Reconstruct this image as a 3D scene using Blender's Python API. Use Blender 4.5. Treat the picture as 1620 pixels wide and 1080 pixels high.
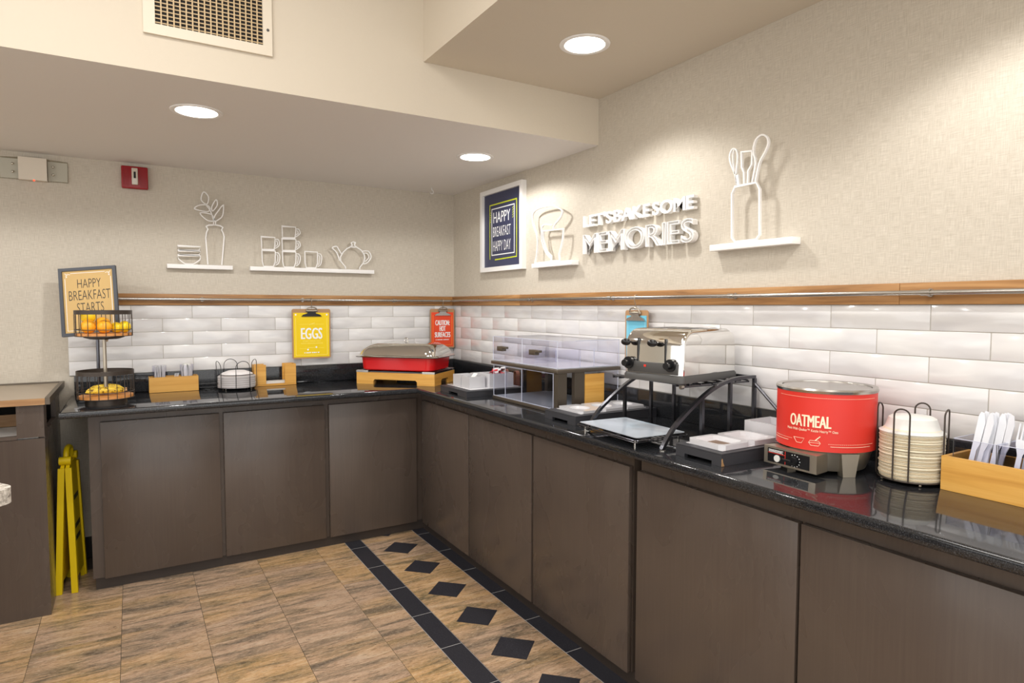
import bpy, bmesh, math, random
from mathutils import Vector, Matrix
random.seed(7)
PI = math.pi
scn = bpy.context.scene
COL = scn.collection
for o in list(bpy.data.objects):
    bpy.data.objects.remove(o)

# ------------------------------------------------------------------ camera
W, H = 1620.0, 1080.0
FPX, YAW, PITCH, ROLL = 1007.38, math.radians(30.8876), math.radians(3.1088), math.radians(0.0615)
CAM = Vector((-1.9857, -4.1279, 1.3726))
Fv = Vector((math.sin(YAW) * math.cos(PITCH), math.cos(YAW) * math.cos(PITCH), -math.sin(PITCH)))
Rv = Vector((math.cos(YAW), -math.sin(YAW), 0))
Uv = Rv.cross(Fv)
R2 = Rv * math.cos(ROLL) + Uv * math.sin(ROLL)
U2 = -Rv * math.sin(ROLL) + Uv * math.cos(ROLL)
cd = bpy.data.cameras.new('camera')
cd.sensor_width = 36.0
cd.lens = 36.0 * FPX / W
cd.clip_start = 0.05
cam = bpy.data.objects.new('camera', cd)
COL.objects.link(cam)
mw = Matrix(((R2.x, U2.x, -Fv.x, CAM.x), (R2.y, U2.y, -Fv.y, CAM.y), (R2.z, U2.z, -Fv.z, CAM.z), (0, 0, 0, 1)))
cam.matrix_world = mw
scn.camera = cam

# ------------------------------------------------------------------ world, exposure, room lights, added fill
wd = bpy.data.worlds.new('world')
scn.world = wd
wd.use_nodes = True
bg = wd.node_tree.nodes['Background']
bg.inputs[0].default_value = (1.0, 0.985, 0.96, 1)
bg.inputs[1].default_value = 1.9
scn.view_settings.view_transform = 'Standard'
scn.view_settings.look = 'None'
scn.view_settings.gamma = 1.0
scn.view_settings.exposure = 0.17
scn.view_settings.use_curve_mapping = False

ZS, Z2, YS, XC, ZM = 2.161, 2.382, -1.632, -0.919, 2.85      # soffit, dropped ceiling, fascia y, box edge x, main ceiling
LAMPS = [  # x, y, ceiling z, watts
    (-0.458, -2.117, Z2, 23.0), (-0.458, -3.45, Z2, 23.0),
    (-1.735, -1.222, ZS, 24.0), (-0.407, -1.110, ZS, 17.0), (-3.05, -1.25, ZS, 24.0)]
for (x, y, z, wt) in LAMPS:
    L = bpy.data.lights.new('downlight_beam', 'SPOT')
    L.energy = wt
    L.spot_size = math.radians(128 if z > 2.3 else 162)
    L.spot_blend = 0.4 if z > 2.3 else 0.2
    L.shadow_soft_size = 0.05
    L.color = (1.0, 0.985, 0.965)
    o = bpy.data.objects.new('downlight_beam', L)
    COL.objects.link(o)
    o.location = (x, y, z - 0.035)
HALL = ((-2.2, -2.7), (-2.2, -4.6), (-4.0, -3.4))
for (x, y) in HALL:      # unseen fill lights added in the hall ceiling, above and behind the viewer
    L = bpy.data.lights.new('hall_fill_light', 'AREA')
    L.shape = 'RECTANGLE'
    L.size = 1.2
    L.size_y = 0.6
    L.energy = 17
    L.color = (1.0, 0.965, 0.915)
    o = bpy.data.objects.new('hall_fill_light', L)
    COL.objects.link(o)
    o.location = (x, y, ZM - 0.03)

# ------------------------------------------------------------------ helpers
class MB:
    """collects vertices and faces of one mesh"""
    def __init__(s):
        s.v, s.f = [], []
    def add(s, vs, fs):
        b = len(s.v)
        s.v += [tuple(v) for v in vs]
        s.f += [tuple(b + i for i in f) for f in fs]
        return s
    def box(s, x0, x1, y0, y1, z0, z1):
        x0, x1 = min(x0, x1), max(x0, x1); y0, y1 = min(y0, y1), max(y0, y1); z0, z1 = min(z0, z1), max(z0, z1)
        return s.add([(x0, y0, z0), (x1, y0, z0), (x1, y1, z0), (x0, y1, z0), (x0, y0, z1), (x1, y0, z1), (x1, y1, z1), (x0, y1, z1)],
                     [(0, 3, 2, 1), (4, 5, 6, 7), (0, 1, 5, 4), (1, 2, 6, 5), (2, 3, 7, 6), (3, 0, 4, 7)])
    def bbox(s, x0, x1, y0, y1, z0, z1, bev=0.003, seg=2):
        bm = bmesh.new()
        m = MB().box(x0, x1, y0, y1, z0, z1)
        vs = [bm.verts.new(v) for v in m.v]
        for f in m.f: bm.faces.new([vs[i] for i in f])
        bmesh.ops.bevel(bm, geom=list(bm.edges), offset=bev, segments=seg, profile=0.5, affect='EDGES')
        bm.verts.index_update()
        s.add([v.co[:] for v in bm.verts], [[v.index for v in f.verts] for f in bm.faces])
        bm.free()
        return s
    def rings(s, rs, closed=False, cap=True):
        n = len(rs[0]); b = len(s.v)
        for r in rs: s.v += [tuple(p) for p in r]
        k = len(rs)
        for i in range(k if closed else k - 1):
            for j in range(n):
                a, c = b + i * n, b + ((i + 1) % k) * n
                s.f.append((a + j, a + (j + 1) % n, c + (j + 1) % n, c + j))
        if cap and not closed:
            s.f.append(tuple(b + j for j in reversed(range(n))))
            s.f.append(tuple(b + (k - 1) * n + j for j in range(n)))
        return s
    def tube(s, pts, r, seg=8, closed=False, cap=True):
        pts = [Vector(p) for p in pts]
        n = len(pts)
        def tan(i):
            if closed: return (pts[(i + 1) % n] - pts[i - 1]).normalized()
            return (pts[min(i + 1, n - 1)] - pts[max(i - 1, 0)]).normalized()
        t = tan(0)
        u = t.orthogonal().normalized()
        rs = []
        for i in range(n):
            t = tan(i)
            u = (u - t * u.dot(t))
            u = u.normalized() if u.length > 1e-6 else t.orthogonal().normalized()
            w = t.cross(u)
            rr = r[i] if isinstance(r, (list, tuple)) else r
            rs.append([pts[i] + (u * math.cos(a) + w * math.sin(a)) * rr for a in [2 * PI * k / seg for k in range(seg)]])
        return s.rings(rs, closed, cap)
    def bar(s, pts, nrm, w, t, closed=False):
        """rectangular section bar: w in the path plane, t along nrm"""
        pts = [Vector(p) for p in pts]; nrm = Vector(nrm).normalized(); n = len(pts); rs = []
        for i in range(n):
            if closed: a, b = pts[i - 1], pts[(i + 1) % n]
            else: a, b = pts[max(i - 1, 0)], pts[min(i + 1, n - 1)]
            d = (b - a).normalized(); sd = d.cross(nrm).normalized()
            k = 1.0
            if 0 < i < n - 1 or closed:
                d1 = (pts[i] - pts[i - 1]).normalized()
                c = max(0.45, abs(d1.dot(d))); k = 1.0 / c
            rs.append([pts[i] + sd * w / 2 * k + nrm * t / 2, pts[i] - sd * w / 2 * k + nrm * t / 2,
                       pts[i] - sd * w / 2 * k - nrm * t / 2, pts[i] + sd * w / 2 * k - nrm * t / 2])
        return s.rings(rs, closed)
    def lathe(s, prof, seg=32, c=(0, 0, 0), closed=False):
        rs = [[(c[0] + r * math.cos(2 * PI * k / seg), c[1] + r * math.sin(2 * PI * k / seg), c[2] + z) for k in range(seg)] for r, z in prof]
        return s.rings(rs, closed)
    def prism(s, poly, ax, a, b):
        """polygon extruded along axis ax from a to b; poly gives the other two axes in xyz order"""
        def P(q, v):
            l = list(q); l.insert(ax, v); return tuple(l)
        n = len(poly)
        return s.add([P(q, a) for q in poly] + [P(q, b) for q in poly],
                     [tuple(range(n)), tuple(reversed(range(n, 2 * n)))] + [(i, n + i, n + (i + 1) % n, (i + 1) % n) for i in range(n)])
    def sphere(s, c, rx, ry, rz, seg=18, rng=10):
        pr = []
        for i in range(rng + 1):
            a = -PI / 2 + PI * i / rng
            pr.append((max(math.cos(a), 1e-3), math.sin(a)))
        rs = [[(c[0] + rx * r * math.cos(2 * PI * k / seg), c[1] + ry * r * math.sin(2 * PI * k / seg), c[2] + rz * z) for k in range(seg)] for r, z in pr]
        return s.rings(rs)
    def mesh(s, name, smooth=False):
        me = bpy.data.meshes.new(name)
        me.from_pydata([tuple(v) for v in s.v], [], s.f)
        bm = bmesh.new(); bm.from_mesh(me)
        bmesh.ops.recalc_face_normals(bm, faces=list(bm.faces))
        bm.to_mesh(me); bm.free()
        if smooth:
            me.shade_smooth()
            try: me.set_sharp_from_angle(angle=math.radians(38))
            except Exception: pass
        me.update()
        return me
    def build(s, name, mat, parent=None, loc=None, rot=None, smooth=False):
        me = s.mesh(name, smooth)
        return link(name, me, mat, parent, loc, rot)

def link(name, me, mat=None, parent=None, loc=None, rot=None):
    if mat is not None:
        me.materials.clear(); me.materials.append(mat)
    o = bpy.data.objects.new(name, me)
    COL.objects.link(o)
    if parent is not None: o.parent = parent
    if loc is not None: o.location = loc
    if rot is not None: o.rotation_euler = rot
    return o

def tag(o, label=None, cat=None, group=None, kind=None):
    if label: o['label'] = label
    if cat: o['category'] = cat
    if group: o['group'] = group
    if kind: o['kind'] = kind
    return o

def thing(name, label, cat, loc=(0, 0, 0), rz=0, group=None):
    o = bpy.data.objects.new(name, None)
    o.empty_display_size = 0.05
    COL.objects.link(o)
    o.location = loc; o.rotation_euler = (0, 0, rz)
    return tag(o, label, cat, group)

def box(name, mat, parent, *d, bev=None, seg=2):
    m = MB()
    if bev: m.bbox(*d, bev=bev, seg=seg)
    else: m.box(*d)
    return m.build(name, mat, parent, smooth=bool(bev))

def rrect(hx, hy, r, z, n=6, c=(0, 0)):
    r = min(r, hx - 1e-4, hy - 1e-4); out = []
    for (sx, sy, a0) in ((1, 1, 0), (-1, 1, PI / 2), (-1, -1, PI), (1, -1, 1.5 * PI)):
        for k in range(n + 1):
            a = a0 + PI / 2 * k / n
            out.append((c[0] + sx * (hx - r) + r * math.cos(a), c[1] + sy * (hy - r) + r * math.sin(a), z))
    return out

def arc(cx, cy, r, a0, a1, n=8):
    return [(cx + r * math.cos(math.radians(a0 + (a1 - a0) * k / n)), cy + r * math.sin(math.radians(a0 + (a1 - a0) * k / n))) for k in range(n + 1)]

def smooth_path(pts, n=4, closed=False):
    """Catmull-Rom"""
    P = [Vector(p) for p in pts]; m = len(P); out = []
    for i in range(m if closed else m - 1):
        if closed: a, b, c, d = P[i - 1], P[i], P[(i + 1) % m], P[(i + 2) % m]
        else: a, b, c, d = P[max(i - 1, 0)], P[i], P[i + 1], P[min(i + 2, m - 1)]
        for k in range(n):
            t = k / n
            out.append(0.5 * ((2 * b) + (c - a) * t + (2 * a - 5 * b + 4 * c - d) * t * t + (3 * b - a - 3 * c + d) * t ** 3))
    if not closed: out.append(P[-1])
    return out

def raw_text(body, extrude=0.0, offset=0.0, rim=False, res=4):
    cu = bpy.data.curves.new('lettering', 'FONT')
    cu.body = body
    cu.size = 1.0
    cu.resolution_u = res
    cu.offset = offset
    cu.extrude = extrude
    if rim:
        cu.fill_mode = 'NONE'
        cu.bevel_depth = rim; cu.bevel_resolution = 1
    ob = bpy.data.objects.new('lettering', cu)
    COL.objects.link(ob)
    dg = bpy.context.evaluated_depsgraph_get()
    me = bpy.data.meshes.new_from_object(ob.evaluated_get(dg))
    bpy.data.objects.remove(ob)
    bpy.data.curves.remove(cu)
    vs = [v.co.copy() for v in me.vertices]
    fs = [tuple(p.vertices) for p in me.polygons]
    bpy.data.meshes.remove(me)
    return vs, fs

def text(name, body, mat, parent, cx, cz, w, h, y, depth=0.0004, offset=0.0, bend=None, fat=0.0):
    """lettering facing -y, its bounding box w x h centred on (cx, cz), front at y"""
    vs, fs = raw_text(body, extrude=0.5, offset=offset, res=3)
    x0, x1 = min(v.x for v in vs), max(v.x for v in vs); y0, y1 = min(v.y for v in vs), max(v.y for v in vs)
    out = []
    for v in vs:
        X = cx + ((v.x - x0) / (x1 - x0) - 0.5) * w
        Z = cz + ((v.y - y0) / (y1 - y0) - 0.5) * h
        Y = y - v.z * depth
        if bend:
            R0, a0 = bend                       # wrap on a cylinder of radius R0, centre angle a0
            a = a0 + X / R0; rr = R0 + 0.0006 + v.z * depth
            out.append((rr * math.cos(a), rr * math.sin(a), Z))
        else: out.append((X, Y, Z))
    m = MB(); m.add(out, fs)
    if fat:                                      # bolder strokes: the same glyphs side by side
        for n_, d in ((1, -fat), (2, fat)):
            e_ = 0.00035 * n_
            if bend:
                k_ = 1.0 + e_ / bend[0]
                m.add([((x * math.cos(d / bend[0]) - yy * math.sin(d / bend[0])) * k_, (x * math.sin(d / bend[0]) + yy * math.cos(d / bend[0])) * k_, z) for x, yy, z in out], fs)
            else: m.add([(x + d, yy - e_, z) for x, yy, z in out], fs)
    return m.build(name, mat, parent)

def line2(m, pts, w, y, t=0.0004, closed=False):
    m.bar([(p[0], y, p[1]) for p in pts], (0, 1, 0), w, t, closed)
    return m

def copy_tree(o, parent=None):
    c = o.copy(); COL.objects.link(c); c.parent = parent
    for ch in list(o.children): copy_tree(ch, c)
    return c

# ------------------------------------------------------------------ materials
def s2l(c):
    return tuple(((x / 255.0) / 12.92 if x / 255.0 <= 0.04045 else ((x / 255.0 + 0.055) / 1.055) ** 2.4) for x in c)

def mat(name, rgb, rough=0.5, metal=0.0, coat=0.0, spec=0.5, emit=None, estr=0.0, trans=0.0, ior=1.45):
    m = bpy.data.materials.new(name); m.use_nodes = True
    b = m.node_tree.nodes['Principled BSDF']
    b.inputs['Base Color'].default_value = (*s2l(rgb), 1)
    b.inputs['Roughness'].default_value = rough
    b.inputs['Metallic'].default_value = metal
    b.inputs['Coat Weight'].default_value = coat
    b.inputs['Coat Roughness'].default_value = 0.08
    b.inputs['Specular IOR Level'].default_value = spec
    b.inputs['Transmission Weight'].default_value = trans
    b.inputs['IOR'].default_value = ior
    if emit:
        b.inputs['Emission Color'].default_value = (*s2l(emit), 1)
        b.inputs['Emission Strength'].default_value = estr
    return m

def nd(m, t, **kw):
    n = m.node_tree.nodes.new(t)
    for k, v in kw.items(): setattr(n, k, v)
    return n

def lk(m, a, b): m.node_tree.links.new(a, b)

def coords(m, scale, rot=(0, 0, 0), rand=True, kind='Object'):
    tc = nd(m, 'ShaderNodeTexCoord'); mp = nd(m, 'ShaderNodeMapping')
    mp.inputs['Scale'].default_value = scale; mp.inputs['Rotation'].default_value = rot
    src = tc.outputs[kind]
    if rand:
        oi = nd(m, 'ShaderNodeObjectInfo'); va = nd(m, 'ShaderNodeVectorMath', operation='SCALE')
        cb = nd(m, 'ShaderNodeCombineXYZ'); mu = nd(m, 'ShaderNodeMath', operation='MULTIPLY')
        mu.inputs[1].default_value = 37.0
        lk(m, oi.outputs['Random'], mu.inputs[0])
        for i in range(3): lk(m, mu.outputs[0], cb.inputs[i])
        ad = nd(m, 'ShaderNodeVectorMath', operation='ADD')
        lk(m, src, ad.inputs[0]); lk(m, cb.outputs[0], ad.inputs[1]); src = ad.outputs[0]
    lk(m, src, mp.inputs['Vector'])
    return mp.outputs[0]

def noise(m, vec, scale, detail=4, rough=0.55, dist=0.0):
    n = nd(m, 'ShaderNodeTexNoise')
    n.inputs['Scale'].default_value = scale; n.inputs['Detail'].default_value = detail
    n.inputs['Roughness'].default_value = rough; n.inputs['Distortion'].default_value = dist
    lk(m, vec, n.inputs['Vector'])
    return n.outputs['Fac']

def ramp(m, fac, stops):
    r = nd(m, 'ShaderNodeValToRGB'); e = r.color_ramp.elements
    while len(e) < len(stops): e.new(0.5)
    for i, (p, c) in enumerate(stops):
        e[i].position = p; e[i].color = (*s2l(c), 1)
    lk(m, fac, r.inputs[0])
    return r.outputs[0]

def base_in(m, name='Base Color'): return m.node_tree.nodes['Principled BSDF'].inputs[name]

def bump(m, fac, strength, dist=0.01):
    b = nd(m, 'ShaderNodeBump')
    b.inputs['Strength'].default_value = strength; b.inputs['Distance'].default_value = dist
    lk(m, fac, b.inputs['Height']); lk(m, b.outputs[0], base_in(m, 'Normal'))
    return b

def math2(m, op, a, b):
    n = nd(m, 'ShaderNodeMath', operation=op)
    for i, x in enumerate((a, b)):
        if isinstance(x, (int, float)): n.inputs[i].default_value = x
        else: lk(m, x, n.inputs[i])
    return n.outputs[0]

def mat_wallpaper(name, lo, hi):
    m = mat(name, hi, 0.75, spec=0.3)
    a = noise(m, coords(m, (26, 26, 620), rand=False), 1.0, 3, 0.6)
    b = noise(m, coords(m, (560, 560, 24), rand=False), 1.0, 3, 0.6)
    f = math2(m, 'MULTIPLY', math2(m, 'ADD', a, b), 0.5)
    lk(m, ramp(m, f, [(0.38, lo), (0.62, hi)]), base_in(m))
    bump(m, f, 0.18, 0.003)
    return m

def mat_wood(name, stops, axis=0, scale=1.0, rough=0.45, coat=0.0):
    m = mat(name, stops[0][1], rough, coat=coat)
    sc = [38, 38, 38]; sc[axis] = 2.2
    v = coords(m, tuple(s * scale for s in sc))
    f = noise(m, v, 1.0, 5, 0.6, 0.6)
    lk(m, ramp(m, f, stops), base_in(m))
    bump(m, f, 0.12, 0.002)
    return m

M = {}
M['wall'] = mat_wallpaper('wallpaper_linen', (181, 172, 157), (206, 198, 184))
M['ceil'] = mat('ceiling_white_paint', (228, 224, 219), 0.8, spec=0.25)
M['fascia'] = mat('fascia_beige_paint', (207, 197, 180), 0.75, spec=0.25)
bump(M['fascia'], noise(M['fascia'], coords(M['fascia'], (1, 1, 1), rand=False), 90, 3), 0.15, 0.003)
bump(M['ceil'], noise(M['ceil'], coords(M['ceil'], (1, 1, 1), rand=False), 90, 3), 0.15, 0.003)
M['cab'] = mat('cabinet_brown', (92, 78, 70), 0.38, spec=0.55)
_c = M['cab']; _f = noise(_c, coords(_c, (130, 130, 3.5)), 1.0, 4, 0.6, 0.2)
_g = noise(_c, coords(_c, (3.2, 3.2, 1.6)), 1.0, 3, 0.6, 1.2)
lk(_c, ramp(_c, math2(_c, 'ADD', math2(_c, 'MULTIPLY', _f, 0.55), math2(_c, 'MULTIPLY', _g, 0.45)), [(0.33, (78, 67, 60)), (0.55, (83, 72, 64)), (0.72, (89, 77, 69))]), base_in(_c))
lk(_c, ramp(_c, _g, [(0.35, (130, 130, 130)), (0.7, (160, 160, 160))]), base_in(_c, 'Roughness'))
M['kick'] = mat('kick_brown', (56, 48, 43), 0.45)
M['granite'] = mat('black_granite', (24, 25, 27), 0.07, spec=0.6)
_c = M['granite']; _v = nd(_c, 'ShaderNodeTexVoronoi'); _v.inputs['Scale'].default_value = 330
lk(_c, coords(_c, (1, 1, 1), rand=False), _v.inputs['Vector'])
_n = noise(_c, coords(_c, (1, 1, 1), rand=False), 420, 2, 0.6)
lk(_c, ramp(_c, _n, [(0.42, (28, 29, 31)), (0.6, (44, 45, 48)), (0.76, (88, 91, 96))]), base_in(_c))
M['tile'] = mat('white_glazed_tile', (226, 224, 222), 0.12, coat=0.35)
_c = M['tile']; _f = noise(_c, coords(_c, (5, 5, 16)), 1.0, 2, 0.5, 0.5)
lk(_c, ramp(_c, _f, [(0.35, (208, 206, 206)), (0.7, (224, 222, 220))]), base_in(_c)); bump(_c, _f, 0.55, 0.006)
M['grout'] = mat('tile_grout', (176, 170, 160), 0.9)
M['stone'] = mat('gold_granite_floor', (186, 152, 116), 0.22, spec=0.5)
_c = M['stone']; _rz = (0, 0, 0.14)
_f1 = noise(_c, coords(_c, (3.5, 20, 3.5), _rz), 1.0, 6, 0.65, 0.8)
_f2 = noise(_c, coords(_c, (60, 240, 60), _rz), 1.0, 3, 0.7, 0.2)
_f3 = noise(_c, coords(_c, (1.6, 4.5, 2), _rz), 1.0, 2, 0.5)
_f4 = noise(_c, coords(_c, (22, 130, 22), _rz), 1.0, 7, 0.78, 0.8)
_ra = ramp(_c, _f1, [(0.34, (112, 98, 84)), (0.46, (152, 130, 108)), (0.55, (180, 150, 124)), (0.68, (190, 166, 142))])
_rb = ramp(_c, _f1, [(0.34, (122, 106, 76)), (0.46, (174, 142, 96)), (0.55, (196, 156, 108)), (0.68, (204, 176, 134))])
_oi = nd(_c, 'ShaderNodeObjectInfo')
_t = math2(_c, 'ADD', math2(_c, 'MULTIPLY', _f3, 0.8), math2(_c, 'MULTIPLY', _oi.outputs['Random'], 0.25))
def rgbmix(m, f, a, b):
    x = nd(m, 'ShaderNodeMix', data_type='RGBA')
    lk(m, f, x.inputs[0])
    for i, v in ((6, a), (7, b)):
        if isinstance(v, tuple): x.inputs[i].default_value = (*s2l(v), 1)
        else: lk(m, v, x.inputs[i])
    return x.outputs[2]
_b = rgbmix(_c, ramp(_c, _t, [(0.44, (0, 0, 0)), (0.66, (235, 235, 235))]), _ra, _rb)
_b = rgbmix(_c, ramp(_c, _f2, [(0.54, (0, 0, 0)), (0.74, (190, 190, 190))]), _b, (226, 206, 180))
_b = rgbmix(_c, ramp(_c, _f4, [(0.53, (0, 0, 0)), (0.64, (225, 225, 225))]), _b, (66, 58, 50))
_b = rgbmix(_c, ramp(_c, _f2, [(0.30, (170, 170, 170)), (0.43, (0, 0, 0))]), _b, (88, 76, 62))
lk(_c, _b, base_in(_c))
M['slate'] = mat('black_floor_granite', (46, 46, 52), 0.3)
_c = M['slate']; lk(_c, ramp(_c, noise(_c, coords(_c, (1, 1, 1)), 380, 2), [(0.4, (34, 34, 40)), (0.6, (52, 52, 58)), (0.75, (92, 92, 98))]), base_in(_c))
M['fgrout'] = mat('floor_grout', (72, 64, 56), 0.9)
M['wgrout'] = mat('pale_floor_grout', (168, 166, 164), 0.8)
OAK = [(0.3, (118, 80, 44)), (0.5, (158, 114, 68)), (0.68, (182, 138, 88))]
M['oakx'] = mat_wood('oak_trim_along_x', OAK, 0)
M['oaky'] = mat_wood('oak_trim_along_y', OAK, 1)
M['bamboo'] = mat_wood('bamboo', [(0.3, (196, 140, 60)), (0.5, (214, 160, 76)), (0.7, (226, 176, 94))], 0, 0.8, 0.4)
M['bambooy'] = mat_wood('bamboo_along_y', [(0.3, (186, 128, 50)), (0.5, (206, 148, 66)), (0.7, (218, 164, 80))], 1, 0.8, 0.4)
M['discwood'] = mat_wood('basket_disc_wood', [(0.3, (186, 120, 60)), (0.6, (212, 148, 84))], 0, 1.0, 0.5)
M['boardwood'] = mat('clipboard_hardboard', (172, 134, 96), 0.55)
M['chrome'] = mat('polished_chrome', (226, 224, 220), 0.05, 1.0)
M['steel'] = mat('brushed_steel', (186, 182, 176), 0.26, 1.0)
M['steel2'] = mat('warm_brushed_metal', (176, 166, 150), 0.34, 0.85)
M['gunmetal'] = mat('gunmetal_frame', (92, 92, 97), 0.24, 0.9)
M['bronze'] = mat('bronze_metal', (104, 95, 84), 0.38, 0.65)
M['darkgrey'] = mat('dark_grey_plastic', (72, 71, 70), 0.4)
M['blackplastic'] = mat('black_plastic', (22, 22, 24), 0.25)
M['blackwire'] = mat('dark_bronze_wire', (70, 62, 56), 0.4, 0.5)
M['tray'] = mat('black_stained_wood', (58, 58, 62), 0.42)
M['red'] = mat('red_enamel', (206, 26, 30), 0.2, coat=0.4)
M['redprint'] = mat('red_printed_wrap', (214, 50, 38), 0.42)
M['white'] = mat('white_satin', (236, 234, 231), 0.45)
M['porcelain'] = mat('white_porcelain', (206, 205, 208), 0.18, coat=0.3)
M['paperbowl'] = mat('pressed_fibre_bowl', (226, 216, 192), 0.8)
M['whitebowl'] = mat('white_paper_bowl', (220, 219, 214), 0.75)
M['plate'] = mat('paper_plate', (236, 232, 232), 0.75)
M['plastic'] = mat('white_cutlery_plastic', (222, 224, 230), 0.3)
M['bluefork'] = mat('pale_blue_white_plastic', (206, 218, 244), 0.25)
M['greyplate'] = mat('pale_grey_melamine', (178, 187, 198), 0.22)
M['navy'] = mat('navy_print', (56, 60, 88), 0.3)
M['limeline'] = mat('lime_print', (196, 208, 40), 0.5)
M['whiteline'] = mat('white_print', (240, 240, 238), 0.5)
M['yellowpaper'] = mat('yellow_paper', (236, 202, 2), 0.45)
M['paleyellow'] = mat('pale_yellow_print', (246, 228, 110), 0.5)
M['redpaper'] = mat('orange_red_paper', (226, 74, 40), 0.45)
M['orangeline'] = mat('orange_print', (240, 128, 40), 0.5)
M['bluepaper'] = mat('sky_blue_paper', (112, 190, 216), 0.45)
M['paleblue'] = mat('pale_blue_print', (168, 218, 234), 0.5)
M['kraft'] = mat('kraft_paper_print', (202, 168, 108), 0.6)
M['ink'] = mat('dark_ink', (52, 50, 48), 0.6)
M['blackframe'] = mat('charcoal_frame', (62, 66, 74), 0.45)
M['strobered'] = mat('alarm_red_plastic', (150, 22, 30), 0.35)
M['strobeglass'] = mat('strobe_lens', (200, 190, 176), 0.12, coat=0.4)
M['yellow'] = mat('yellow_plastic', (226, 196, 8), 0.4)
M['black'] = mat('black_rubber', (26, 26, 26), 0.5)
M['leather'] = mat('brown_leather', (118, 72, 58), 0.5)
M['marble'] = mat('pale_granite', (206, 200, 190), 0.2)
_c = M['marble']; lk(_c, ramp(_c, noise(_c, coords(_c, (1, 1, 1)), 60, 4, 0.7), [(0.35, (120, 112, 104)), (0.5, (204, 198, 188)), (0.7, (236, 232, 224))]), base_in(_c))
M['laminate'] = mat('taupe_laminate', (166, 152, 134), 0.35)
M['edgewood'] = mat_wood('edge_band_oak', [(0.3, (150, 112, 74)), (0.6, (186, 148, 104))], 0)
M['dark'] = mat('opening_shade', (30, 28, 26), 0.8)  # near-black colour painted in for the shade inside openings
M['brownpanel'] = mat('brown_board', (132, 94, 46), 0.5)
M['pink'] = mat('red_white_wrapper', (214, 60, 70), 0.4)
M['lens'] = mat('lit_diffuser', (255, 252, 246), 0.5, emit=(255, 250, 240), estr=9.0)
M['panel'] = mat('fill_panel_glow', (250, 248, 244), 0.6, emit=(255, 250, 242), estr=1.5)  # glowing face of the added hall fill lights
M['led'] = mat('red_led', (255, 60, 30), 0.4, emit=(255, 50, 24), estr=4.0)
M['lemon'] = mat('lemon_peel', (244, 204, 30), 0.4)
M['orange'] = mat('orange_peel', (244, 168, 36), 0.4)
for k in ('lemon', 'orange'):
    bump(M[k], noise(M[k], coords(M[k], (1, 1, 1)), 220, 2), 0.25, 0.002)
M['banana'] = mat('spotted_banana_peel', (226, 190, 40), 0.5)
_c = M['banana']; lk(_c, ramp(_c, noise(_c, coords(_c, (1, 1, 1)), 85, 3, 0.6), [(0.38, (96, 66, 24)), (0.46, (220, 180, 50)), (0.7, (234, 204, 70))]), base_in(_c))

def mat_acrylic(name, tint, gl=0.05, edge=0.0):
    m = bpy.data.materials.new(name); m.use_nodes = True
    nt = m.node_tree; nt.nodes.remove(nt.nodes['Principled BSDF'])
    out = nt.nodes['Material Output']
    tr = nt.nodes.new('ShaderNodeBsdfTransparent'); tr.inputs[0].default_value = (*s2l(tint), 1)
    g = nt.nodes.new('ShaderNodeBsdfGlossy'); g.inputs['Roughness'].default_value = 0.03
    fr = nt.nodes.new('ShaderNodeFresnel'); fr.inputs[0].default_value = 1.4
    mx = nt.nodes.new('ShaderNodeMixShader')
    ge = nt.nodes.new('ShaderNodeNewGeometry'); sb = nt.nodes.new('ShaderNodeMath'); sb.operation = 'SUBTRACT'; sb.inputs[0].default_value = 1.0
    mu = nt.nodes.new('ShaderNodeMath'); mu.operation = 'MULTIPLY'
    nt.links.new(ge.outputs['Backfacing'], sb.inputs[1]); nt.links.new(sb.outputs[0], mu.inputs[0]); nt.links.new(fr.outputs[0], mu.inputs[1])
    nt.links.new(mu.outputs[0], mx.inputs[0]); nt.links.new(tr.outputs[0], mx.inputs[1]); nt.links.new(g.outputs[0], mx.inputs[2])
    nt.links.new(mx.outputs[0], out.inputs[0])
    return m
M['acrylic'] = mat_acrylic('clear_acrylic', (248, 248, 252))
M['acredge'] = mat('acrylic_polished_edge', (196, 200, 218), 0.15)

# ================================================================== STRUCTURE
ZC, ZB, ZW, ZT = 0.8965, 1.0016, 1.3807, 1.4444      # counter, backsplash top, tile top = trim bottom, trim top
DX, DY = 0.5612, 0.6656                                # counter depth on the right wall and on the back wall
YEND = -4.8
wall_back = tag(box('wall_back', M['wall'], None, -8.5, 0.12, 0.0, 0.12, -0.01, 2.85), kind='structure')
wall_right = tag(box('wall_right', M['wall'], None, 0.0, 0.12, YEND, 0.0, -0.01, 2.85), kind='structure')
floor = tag(box('floor', M['fgrout'], None, -8.5, 0.12, YEND - 1.2, 0.12, -0.06, -0.0025), kind='structure')
tag(box('ceiling', M['ceil'], None, -8.5, 0.12, YEND - 1.2, 0.12, ZM, ZM + 0.08), kind='structure')
m = MB(); m.box(-8.5, -0.0005, YS, -0.0005, ZS, ZM)
so = tag(m.build('ceiling_soffit', M['fascia']), kind='structure')
so.data.materials.append(M['ceil'])
for p in so.data.polygons:
    if p.normal.z < -0.5: p.material_index = 1
m = MB(); m.box(XC, -0.0005, YEND, YS - 0.0002, Z2, ZM)
tag(m.build('ceiling_dropped', M['fascia']), kind='structure')

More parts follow.
